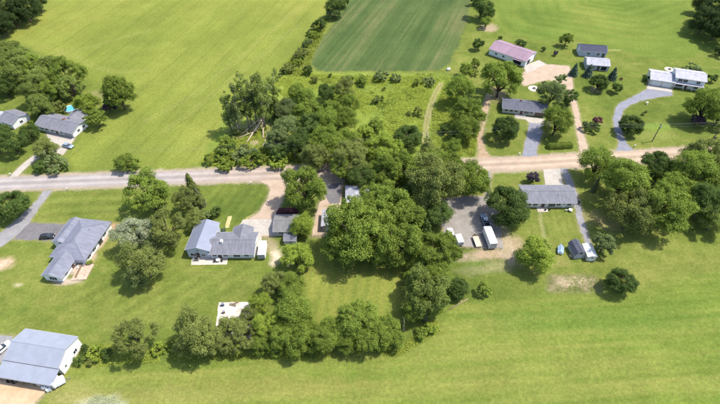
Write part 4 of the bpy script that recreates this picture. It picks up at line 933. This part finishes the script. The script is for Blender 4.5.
MB().box(8.12, 8.2, -7.7, -5.2, .9, 3.0).build('side_boards', WHITE, r)

# white slab with junk under the trees
o = sheet('concrete_slab', CONC_W, P((219, 302.5), (250, 302), (251, 339), (214, 339)), .03, .1, 77)
def drum(px, py, r0, h, m_, name, label, cat):
    q = G(px, py); t = empty(name, q)
    MB().tube([(0, 0, 0), (0, 0, h*.3), (0, 0, h*.33), (0, 0, h*.36), (0, 0, h*.63), (0, 0, h*.66), (0, 0, h*.69), (0, 0, h)], [r0, r0, r0*1.05, r0, r0, r0*1.05, r0, r0], 14).build('drum_body', m_, t)
    MB().tube([(0, 0, h), (0, 0, h+.03)], [r0*1.04, r0*1.04], 14).build('rim', STEEL, t)
    MB().tube([(r0*.5, 0, h+.03), (r0*.5, 0, h+.07)], .05, 8).build('cap', BLACK, t)
    return tag(t, label, cat)
BLUEP = mat('blue_plastic', (.03, .06, .14), .5)
drum(223, 305.5, .42, 1.0, BLUEP, 'barrel', 'dark blue barrel near the top corner of the bleached slab', 'barrel')
drum(224, 313, .35, .9, mat('rust', (.12, .06, .04), .8), 'barrel', 'dark barrel below the corner barrel on the bleached slab', 'barrel')
drum(237.5, 338, .5, 1.0, BLUEP, 'barrel', 'dark barrel at the lower edge of the bleached slab under branches', 'barrel')
t = empty('junk_pile', G(234, 304.5)); rr = random.Random(4)
for i in range(6):
    o = MB().box(-1.0, 1.0, -.1, .1, 0, .06).build('plank', WOOD, t, bevel=.01); o.location = (rr.uniform(-.4, .4), rr.uniform(-.5, .5), .04+i*.065); o.rotation_euler = (0, 0, rr.uniform(-.6, .6))
tag(t, 'loose pile of boards at the top edge of the bleached slab', 'board pile')

# ------------------------------------------------------------------ vehicles
def wheel(root, x, y, r=.34, wd=.24):
    o = MB().tube([(0, -wd/2, 0), (0, -wd*.42, 0), (0, wd*.42, 0), (0, wd/2, 0)], [r*.86, r, r, r*.86], 14).build('wheel', TYRE, root); o.location = (x, y, r)
    MB().tube([(0, -wd/2-.015, 0), (0, wd/2+.015, 0)], r*.58, 10).build('rim', RIM, o)
def car(name, label, pos, ang, paint, cat='car'):
    """length along x, nose at +x"""
    t = empty(name, pos, ang); L_, W_ = 4.5, 1.8
    body = MB().exty([(-2.2, .35), (2.2, .35), (2.25, .62), (2.05, .82), (1.1, .96), (-1.7, 1.0), (-2.2, .92), (-2.27, .6)], -W_/2, W_/2).build('body', paint, t, bevel=.07)
    cab = [(-1.75, -.80, .97), (1.05, -.80, .95), (1.05, .80, .95), (-1.75, .80, .97), (-1.25, -.62, 1.46), (.25, -.62, 1.46), (.25, .62, 1.46), (-1.25, .62, 1.46)]
    MB().add(cab, [(4, 5, 6, 7), (0, 1, 5, 4), (1, 2, 6, 5), (2, 3, 7, 6), (3, 0, 4, 7)]).build('window', GLASS, t)
    MB().box(-1.28, .26, -.64, .64, 1.462, 1.51).build('roof', paint, t, bevel=.03)
    for x in (-1.35, 1.4):
        for y in (-.82, .82): wheel(t, x, y)
    for y in (-.6, .6): MB().box(2.18, 2.29, y-.2, y+.2, .64, .78).build('headlight', LAMP, t)
    for y in (-.95, .95): MB().box(.75, .92, y-.07, y+.07, .98, 1.1).build('mirror', paint, t)
    return tag(t, label, cat)
def pickup(name, label, pos, ang, paint):
    t = empty(name, pos, ang); W_ = 1.95
    MB().exty([(-2.8, .5), (2.75, .5), (2.85, .8), (2.75, 1.1), (1.45, 1.2), (-2.8, 1.15)], -W_/2, W_/2).build('body', paint, t, bevel=.06)
    MB().add([(-.95, -.86, 1.17), (1.45, -.86, 1.17), (1.45, .86, 1.17), (-.95, .86, 1.17), (-.8, -.7, 1.78), (.75, -.7, 1.78), (.75, .7, 1.78), (-.8, .7, 1.78)], [(4, 5, 6, 7), (0, 1, 5, 4), (1, 2, 6, 5), (2, 3, 7, 6), (3, 0, 4, 7)]).build('window', GLASS, t)
    MB().box(-.82, .76, -.72, .72, 1.782, 1.84).build('roof', paint, t, bevel=.03)
    MB().box(-2.7, -1.05, -.8, .8, 1.153, 1.17).build('bed_floor', BLACK, t)
    for y in (-.92, .92): MB().box(-2.8, -1.0, y-.055, y+.055, 1.16, 1.42).build('bed_side', paint, t)
    MB().box(-2.85, -2.78, -.9, .9, .8, 1.42).build('tailgate', paint, t)
    for x in (-1.8, 1.9):
        for y in (-.88, .88): wheel(t, x, y, .4, .27)
    for y in (-.7, .7): MB().box(2.78, 2.88, y-.2, y+.2, .82, 1.0).build('headlight', LAMP, t)
    return tag(t, label, 'pickup truck')
def box_trailer(name, label, pos, ang, L_, W_, H_, paint, cat='trailer', wheels=2, roof=None):
    t = empty(name, pos, ang); z = .6
    MB().box(-L_/2, L_/2, -W_/2, W_/2, z, H_).build('body', paint, t, bevel=.09)
    MB().box(-L_/2+.08, L_/2-.08, -W_/2+.08, W_/2-.08, H_-.002, H_+.045).build('roof', roof or paint, t, bevel=.03)
    MB().box(-L_/2+.1, L_/2-.1, -W_/2+.15, W_/2-.15, z-.14, z-.005).build('chassis', STEEL, t)
    MB().tube([(L_/2, -.45, .5), (L_/2+1.1, 0, .48)], .05, 6).tube([(L_/2, .45, .5), (L_/2+1.1, 0, .48)], .05, 6).tube([(L_/2+1.0, 0, -.02), (L_/2+1.0, 0, .6)], .04, 6).build('tow_bar', STEEL, t)
    for i in range(wheels):
        x = -.2-(i-.5*(wheels-1))*.85
        for y in (-W_/2+.12, W_/2-.12): wheel(t, x, y, .36, .24)
    for x in (-L_*.25, L_*.2): MB().box(x-.25, x+.25, -.25, .25, H_+.046, H_+.17).build('roof_vent', GREYS, t, bevel=.03)
    MB().box(-.3, .55, -W_/2-.03, -W_/2+.01, z+.12, H_-.25).build('door', paint, t)
    MB().box(-L_/2-.03, -L_/2+.01, -W_/2+.12, W_/2-.12, z+.08, H_-.12).build('ramp_door', GREYS, t)
    return tag(t, label, cat)
a = math.radians(96)
pickup('pickup_truck', 'silver-blue pickup truck hitched in front of the long white box trailer', G(484.8, 222.5), a, VSILVER)
box_trailer('box_trailer', 'long white box trailer parked behind the pickup on grey gravel', G(488.8, 241), a, 7.2, 2.45, 3.1, VWHITE, wheels=2)
def flatbed(name, label, pos, ang):
    t = empty(name, pos, ang)
    MB().box(-2.2, 2.2, -1.05, 1.05, .52, .60).build('chassis', STEEL, t)
    for i in range(10): MB().box(-2.18+i*.436, -2.18+i*.436+.40, -1.0, 1.0, .602, .65).build('plank', mat('pale_boards', (.46, .36, .27), .8, var=.2, scale=2), t)
    for y in (-1.06, 1.06): MB().box(-2.2, 2.2, y-.03, y+.03, .602, .95).build('side_rail', STEEL, t)
    MB().box(2.14, 2.2, -1.0, 1.0, .652, 1.3).build('head_board', WOOD, t)
    MB().tube([(2.2, -.4, .5), (3.4, 0, .48)], .05, 6).tube([(2.2, .4, .5), (3.4, 0, .48)], .05, 6).build('tow_bar', STEEL, t)
    MB().box(2.4, 2.9, -.3, .3, .56, .95).build('tool_box', BLACK, t)
    for x in (-.5, .35):
        for y in (-1.2, 1.2): wheel(t, x, y, .34, .22)
    return tag(t, label, 'trailer')
flatbed('flatbed_trailer', 'low flatbed trailer with tan deck left of the white box trailer', G(477, 242.5), math.radians(97))
box_trailer('cargo_trailer', 'small white cargo trailer, second from left in the gravel yard', G(458.6, 242.5), math.radians(100), 3.4, 2.0, 2.2, VWHITE, wheels=1)
box_trailer('cargo_trailer', 'small white cargo trailer, leftmost in the gravel yard', G(449.8, 236), math.radians(100), 3.0, 1.9, 2.2, mat('dull_white', (.50, .50, .49), .4, var=.05), wheels=1)
box_trailer('camper_trailer', 'white camper trailer on the concrete beside the two-winged house', G(263.2, 253), math.radians(92), 5.6, 2.2, 2.7, VWHITE, 'camper', wheels=1)
car('parked_car', 'silver-blue car on the concrete forecourt of the left ranch house', G(68.5, 147), math.radians(-20), VSILVER)
car('parked_car', 'black car on the dark parking pad by the hip-roofed house', G(48, 237.5), math.radians(8), VDARK)
car('parked_car', 'white car behind the pale metal barn at the left edge', G(3.5, 349.5), math.radians(60), VWHITE)
box_trailer('covered_trailer', 'small white covered trailer at the right corner of the metal barn', G(60, 384), math.radians(35), 2.9, 1.9, 1.8, VWHITE, wheels=1)
# clutter around the barn
def crate(px, py, s, h, ang, label, m_, name='white_tote', cat='tote'):
    t = empty(name, G(px, py), ang)
    MB().box(-s/2, s/2, -s/2, s/2, .14, h).build('tank', m_, t, bevel=.08)
    MB().box(-s/2, s/2, -s/2, s/2, 0, .12).build('pallet', WOOD, t)
    MB().tube([(0, 0, h), (0, 0, h+.08)], .14, 8).build('cap', BLACK, t)
    c = MB()
    for x in (-s/2-.02, s/2+.02):
        for y in (-s/2-.02, s/2+.02): c.tube([(x, y, .1), (x, y, h+.02)], .025, 5)
    c.build('cage', STEEL, t); return tag(t, label, cat)
crate(50, 390, 1.1, 1.25, .5, 'white tote nearest the camera in front of the barn lean-to', VWHITE)
crate(45.5, 388, 1.0, 1.2, .2, 'white tote left of the nearest tote at the barn lean-to', VWHITE)
crate(41, 385, .9, 1.1, -.2, 'white tote farthest left at the barn lean-to edge', mat('dull_white', (.5, .5, .49)))
drum(34, 383, .3, .9, BLUEP, 'barrel', 'blue barrel under the front edge of the barn lean-to', 'barrel')
drum(30, 382.5, .3, .9, mat('rust', (.12, .06, .04), .8), 'barrel', 'rusty barrel under the front edge of the barn lean-to', 'barrel')
# tractor shape parked under the lean-to
t = empty('tractor', G(16, 378), math.radians(80)); RED = mat('tractor_red', (.18, .03, .025), .5)
MB().exty([(-.2, .7), (1.7, .7), (1.75, 1.25), (1.6, 1.4), (-.2, 1.45)], -.35, .35).build('bonnet', RED, t, bevel=.05)
MB().box(-1.4, -.2, -.4, .4, .6, 1.0).build('chassis', BLACK, t); MB().box(-1.2, -.75, -.28, .28, 1.0, 1.1).box(-1.25, -1.15, -.28, .28, 1.1, 1.5).build('seat', BLACK, t)
MB().tube([(-.35, 0, 1.3), (-.55, 0, 1.65)], .03, 5).tube([(-.56, -.2, 1.66), (-.56, .2, 1.66)], .03, 5).build('steering_wheel', BLACK, t)
for y in (-.75, .75): wheel(t, -1.0, y, .75, .4)
for y in (-.6, .6): wheel(t, 1.3, y, .42, .25)
tag(t, 'red tractor parked under the barn lean-to', 'tractor')

# ------------------------------------------------------------------ utility poles and wires
def pole(px, py, label, h=8.5):
    q = G(px, py); t = empty('utility_pole', q)
    MB().tube([(0, 0, -.3), (0, 0, h*.5), (0, 0, h)], [.19, .16, .12], 10).build('post', POLE, t)
    MB().box(-.06, .06, -1.1, 1.1, h-.75, h-.6).build('crossarm', POLE, t)
    for y in (-1.0, -.4, .4, 1.0): MB().tube([(0, y, h-.6), (0, y, h-.42)], [.05, .035], 8).build('insulator', VWHITE, t)
    MB().tube([(.24, 0, h-2.2), (.24, 0, h-1.4)], .2, 10).build('transformer', STEEL, t)
    tag(t, label, 'utility pole', 'utility poles along the road'); return Vector(q)
pp = [pole(296, 160, 'utility pole in the thicket above the road, leftmost of the row'), pole(425, 150.5, 'utility pole among the tall trees above the middle of the road'),
      pole(544, 139.5, 'utility pole beside the blue-grey driveway, above the clipped hedge'), pole(652, 141.5, 'utility pole on the lawn between the curved driveway and purple tree'), pole(713, 139, 'utility pole at the right edge above the road')]
pp = [pp[0]-Vector((60, 4, 0))]+pp+[pp[-1]+Vector((40, 4, 0))]
for k, y in enumerate((-1.0, 0.4, 1.0)):
    pts = []
    for i in range(len(pp)-1):
        a_, b_ = pp[i], pp[i+1]
        for j in range(8):
            u = j/8; q = a_.lerp(b_, u); pts.append((q.x, q.y+y, 8.08-.9*4*u*(1-u)*min(1, (b_-a_).length/45)))
    tag(MB().tube(pts, .010, 4).build('power_line', mat('wire', (.28, .28, .28), .5, .5)),
        ['power line wire on the camera side of the roadside poles', 'middle power line wire on the roadside poles', 'power line wire on the far side of the roadside poles'][k], 'wire', 'power line wires')

# ------------------------------------------------------------------ small yard things
def fire_pit(px, py, rad, label, seed):
    t = empty('fire_pit', G(px, py)); rr = random.Random(seed)
    MB().tube([(0, 0, -.02), (0, 0, .03)], rad, 26).build('gravel_pad', mat('pale_pad', (.46, .41, .33), .9, var=.12), t)
    for i in range(12):
        a_ = i*math.pi/6; MB().box(-.2, .2, -.13, .13, .031, .36).build('stone', mat('ring_stone', (.16, .15, .14), .9, var=.3, scale=5), t, bevel=.04).location = (.62*math.cos(a_), .62*math.sin(a_), 0)
        t.children[-1].rotation_euler = (0, 0, a_+math.pi/2+rr.uniform(-.1, .1))
    MB().tube([(0, 0, .032), (0, 0, .06)], .5, 12).build('ash', BLACK, t)
    for i in range(3):
        a_ = i*2.1+rr.random(); MB().tube([(.45*math.cos(a_), .45*math.sin(a_), .1), (0, 0, .34)], .06, 6).build('log', WOOD, t)
    return tag(t, label, 'fire pit')
fire_pit(534, 88.5, 2.5, 'round pale fire ring on the grass below the mauve barn', 1)
fire_pit(669.5, 69.3, 2.2, 'round pale fire ring behind the white house', 2)
# pool
t = empty('round_pool', G(71.5, 110.5))
MB().tube([(0, 0, 0), (0, 0, 1.15)], 2.5, 28).build('pool_wall', VWHITE, t); MB().tube([(0, 0, 1.152), (0, 0, 1.175)], 2.38, 28).build('water', mat('pool_water', (.09, .32, .44), .06, var=.06, spec=.6), t)
MB().tube([(math.cos(i*math.pi/14)*2.5, math.sin(i*math.pi/14)*2.5, 1.2) for i in range(29)], .07, 6).build('rim', VWHITE, t)
MB().box(2.4, 2.5, -.35, -.3, 0, 1.7).box(2.4, 2.5, .3, .35, 0, 1.7).box(2.4, 2.5, -.3, .3, .4, .45).box(2.4, 2.5, -.3, .3, .8, .85).build('ladder', STEEL, t)
tag(t, 'round above-ground pool with blue water behind the left ranch house', 'pool')
# blue and white tarp heap -> small covered boat shape near the sheds
t = empty('covered_boat', G(560, 251), math.radians(70))
MB().add([(-1.6, -.7, .35), (-1.6, .7, .35), (1.0, .75, .35), (1.0, -.75, .35), (2.0, 0, .5), (-1.6, -.85, .9), (-1.6, .85, .9), (1.0, .9, .95), (1.0, -.9, .95), (2.1, 0, 1.0)], [(0, 1, 2, 3), (3, 2, 4), (0, 3, 8, 5), (1, 6, 7, 2), (3, 4, 9, 8), (2, 7, 9, 4), (0, 5, 6, 1)]).build('hull', VWHITE, t)
MB().add([(-1.65, -.88, .91), (-1.65, .88, .91), (1.0, .93, .96), (1.0, -.93, .96), (2.15, 0, 1.01), (-1.5, 0, 1.35), (.9, 0, 1.4)], [(0, 5, 1), (0, 3, 6, 5), (1, 5, 6, 2), (3, 4, 6), (2, 6, 4)]).build('tarpaulin', mat('blue_tarp', (.20, .27, .38), .5, var=.3), t)
MB().tube([(-.8, -.8, .3), (-.8, .8, .3)], .05, 6).tube([(0, 0, .32), (3.0, 0, .4)], .05, 6).build('trailer_frame', STEEL, t)
for y in (-.85, .85): wheel(t, -.8, y, .28, .18)
tag(t, 'small white boat under a blue cover left of the gambrel shed', 'boat')
# patio furniture
def table_set(px, py, label, m_):
    t = empty('patio_table', G(px, py)); MB().tube([(0, 0, .72), (0, 0, .77)], .65, 16).build('table_top', m_, t); MB().tube([(0, 0, .02), (0, 0, .72)], .05, 7).build('leg', STEEL, t); MB().tube([(0, 0, .012), (0, 0, .05)], .3, 10).build('base', STEEL, t); return tag(t, label, 'table')
def chair(px, py, ang, label, m_):
    t = empty('patio_chair', G(px, py), ang); MB().box(-.27, .27, -.27, .27, .40, .46).build('seat', m_, t); MB().box(-.27, .27, .22, .28, .46, .98).build('backrest', m_, t)
    for x in (-.24, .24):
        for y in (-.23, .24): MB().box(x-.025, x+.025, y-.025, y+.025, .015, .4).build('leg', STEEL, t)
    for x in (-.29, .29): MB().box(x-.03, x+.03, -.25, .25, .62, .67).build('armrest', m_, t)
    return tag(t, label, 'chair', 'patio chairs')
table_set(218.5, 261, 'round white patio table on the concrete behind the two-winged house', VWHITE)
chair(215, 262, 1.2, 'patio chair left of the white table on the two-winged house patio', BLACK); chair(222, 261.5, -1.4, 'patio chair right of the white table on the two-winged house patio', BLACK)
t = empty('barbecue_grill', G(197, 260.5)); MB().box(-.5, .5, -.28, .28, .75, .95).build('fire_box', BLACK, t, bevel=.03); MB().extx([(-.27, .951), (.27, .951), (.2, 1.2), (-.15, 1.22)], -.48, .48).build('lid', BLACK, t)
for x in (-.45, .45):
    for y in (-.22, .22): MB().box(x-.025, x+.025, y-.025, y+.025, .015, .75).build('leg', STEEL, t)
MB().box(-.95, -.51, -.25, .25, .86, .9).box(.51, .95, -.25, .25, .86, .9).build('side_shelf', STEEL, t)
tag(t, 'black barbecue grill at the left end of the two-winged house patio', 'grill')
table_set(81, 266, 'round table on the brick terrace of the hip-roofed house', WOOD)
chair(79, 268, .6, 'chair left of the round table on the brick terrace', VWHITE); chair(84, 266, -1.5, 'chair right of the round table on the brick terrace', VWHITE)
chair(93, 254, .4, 'white chair on the bare strip beside the hip-roofed house', VWHITE)
chair(545, 210.5, 3.0, 'dark chair by the long grey house, leftmost', BLACK); chair(549, 210.6, 3.3, 'dark chair by the long grey house, middle', BLACK); chair(566, 211, 3.0, 'white chair by the long grey house, near its right end', VWHITE)
table_set(570, 211.2, 'small white table by the right end of the long grey house', VWHITE)
t = empty('trash_bin', G(578, 203.5)); MB().add([(-.27, -.27, 0), (.27, -.27, 0), (.27, .27, 0), (-.27, .27, 0), (-.34, -.34, 1.0), (.34, -.34, 1.0), (.34, .34, 1.0), (-.34, .34, 1.0)], [(0, 3, 2, 1), (4, 5, 6, 7), (0, 1, 5, 4), (1, 2, 6, 5), (2, 3, 7, 6), (3, 0, 4, 7)]).build('bin', mat('bin_green', (.02, .05, .03), .5), t); MB().box(-.37, .37, -.37, .37, 1.0, 1.07).build('lid', BLACK, t)
tag(t, 'dark trash bin on the side drive by the long grey house', 'bin')
# mailboxes, marker post, lawn ornament, bale, low fence, pallets
def mailbox(px, py, label):
    t = empty('mailbox', G(px, py)); MB().box(-.06, .06, -.06, .06, -.1, 1.05).build('post', WOOD, t); MB().extx([(-.13, 1.05), (.13, 1.05), (.13, 1.22), (.07, 1.3), (-.07, 1.3), (-.13, 1.22)], -.3, .3).build('box', VWHITE, t); MB().box(.1, .2, .135, .15, 1.15, 1.38).build('flag', RED, t)
    return tag(t, label, 'mailbox', 'mailboxes along the road')
mailbox(68, 190.5, 'mailbox on the lower road verge right of the asphalt driveway'); mailbox(11.5, 175.8, 'mailbox on the upper road verge beside the concrete drive strip'); mailbox(519, 155.5, 'mailbox left of the blue-grey driveway mouth'); mailbox(634, 147.5, 'mailbox right of the curved driveway mouth'); mailbox(251, 184.5, 'mailbox left of the tan gravel drive mouth')
t = empty('marker_post', G(485.3, 133)); MB().tube([(0, 0, -.1), (0, 0, 2.2)], .10, 8).build('post', VWHITE, t); MB().tube([(0, 0, 2.2), (0, 0, 2.32)], [.13, .05], 8).build('cap', VWHITE, t); tag(t, 'white marker post on the lawn edge beside the dirt lane', 'post')
t = empty('birdbath', G(646.5, 104)); MB().tube([(0, 0, 0), (0, 0, .1), (0, 0, .12), (0, 0, .75)], [.4, .4, .16, .13], 10).build('pedestal', CONC_W, t); MB().tube([(0, 0, .75), (0, 0, .95)], [.2, .55], 14).build('bowl', CONC_W, t); tag(t, 'pale birdbath on the lawn below the garage apron', 'birdbath')
t = empty('wrapped_bale', G(448.3, 70.2), .5); MB().tube([(-.75, 0, .65), (-.7, 0, .65), (.7, 0, .65), (.75, 0, .65)], [.55, .65, .65, .55], 16).build('bale', VWHITE, t); MB().tube([(-.05, 0, .65), (.05, 0, .65)], .665, 16).build('band', GREYS, t); tag(t, 'white wrapped bale at the lower right corner of the dark crop field', 'bale')
t = empty('low_fence', G(312, 236.5), 0)
for i in range(5): MB().box(i*1.05-.05, i*1.05+.05, -.05, .05, -.05, .95).build('post', WOOD, t)
for z in (.3, .75): MB().box(-.05, 4.25, -.075, -.051, z-.07, z+.07).build('rail', DEADWOOD, t)
tag(t, 'low wooden fence across the foot of the gravel lane', 'fence')
t = empty('yard_fence', G(457, 248.5), -.03)
for i in range(7): MB().tube([(i*2.3, 0, -.05), (i*2.3, 0, .9)], .06, 6).build('post', WOOD, t)
for z in (.4, .8): MB().box(0, 13.8, -.09, -.062, z-.05, z+.05).build('rail', WOOD, t)
tag(t, 'low rail fence along the lower edge of the grey gravel yard', 'fence')
t = empty('firewood_stack', G(569.5, 256.5), .2); rr = random.Random(8)
for j in range(4):
    for i in range(9-j % 2):
        MB().tube([(i*.2+.1*(j % 2), -.4, .1+j*.17), (i*.2+.1*(j % 2), .4, .1+j*.17)], .095, 6).build('log', DEADWOOD if rr.random() < .5 else WOOD, t)
tag(t, 'stack of firewood left of the gambrel shed', 'firewood')
t = empty('deck_steps', G(541, 210.5)); 
for i in range(2): MB().box(-.8, .8, -.35-.35*i, -.35*i+.001*i, .0, .34-.17*i).build('step', CONC, t)
tag(t, 'two concrete steps at the door of the long grey house', 'steps')
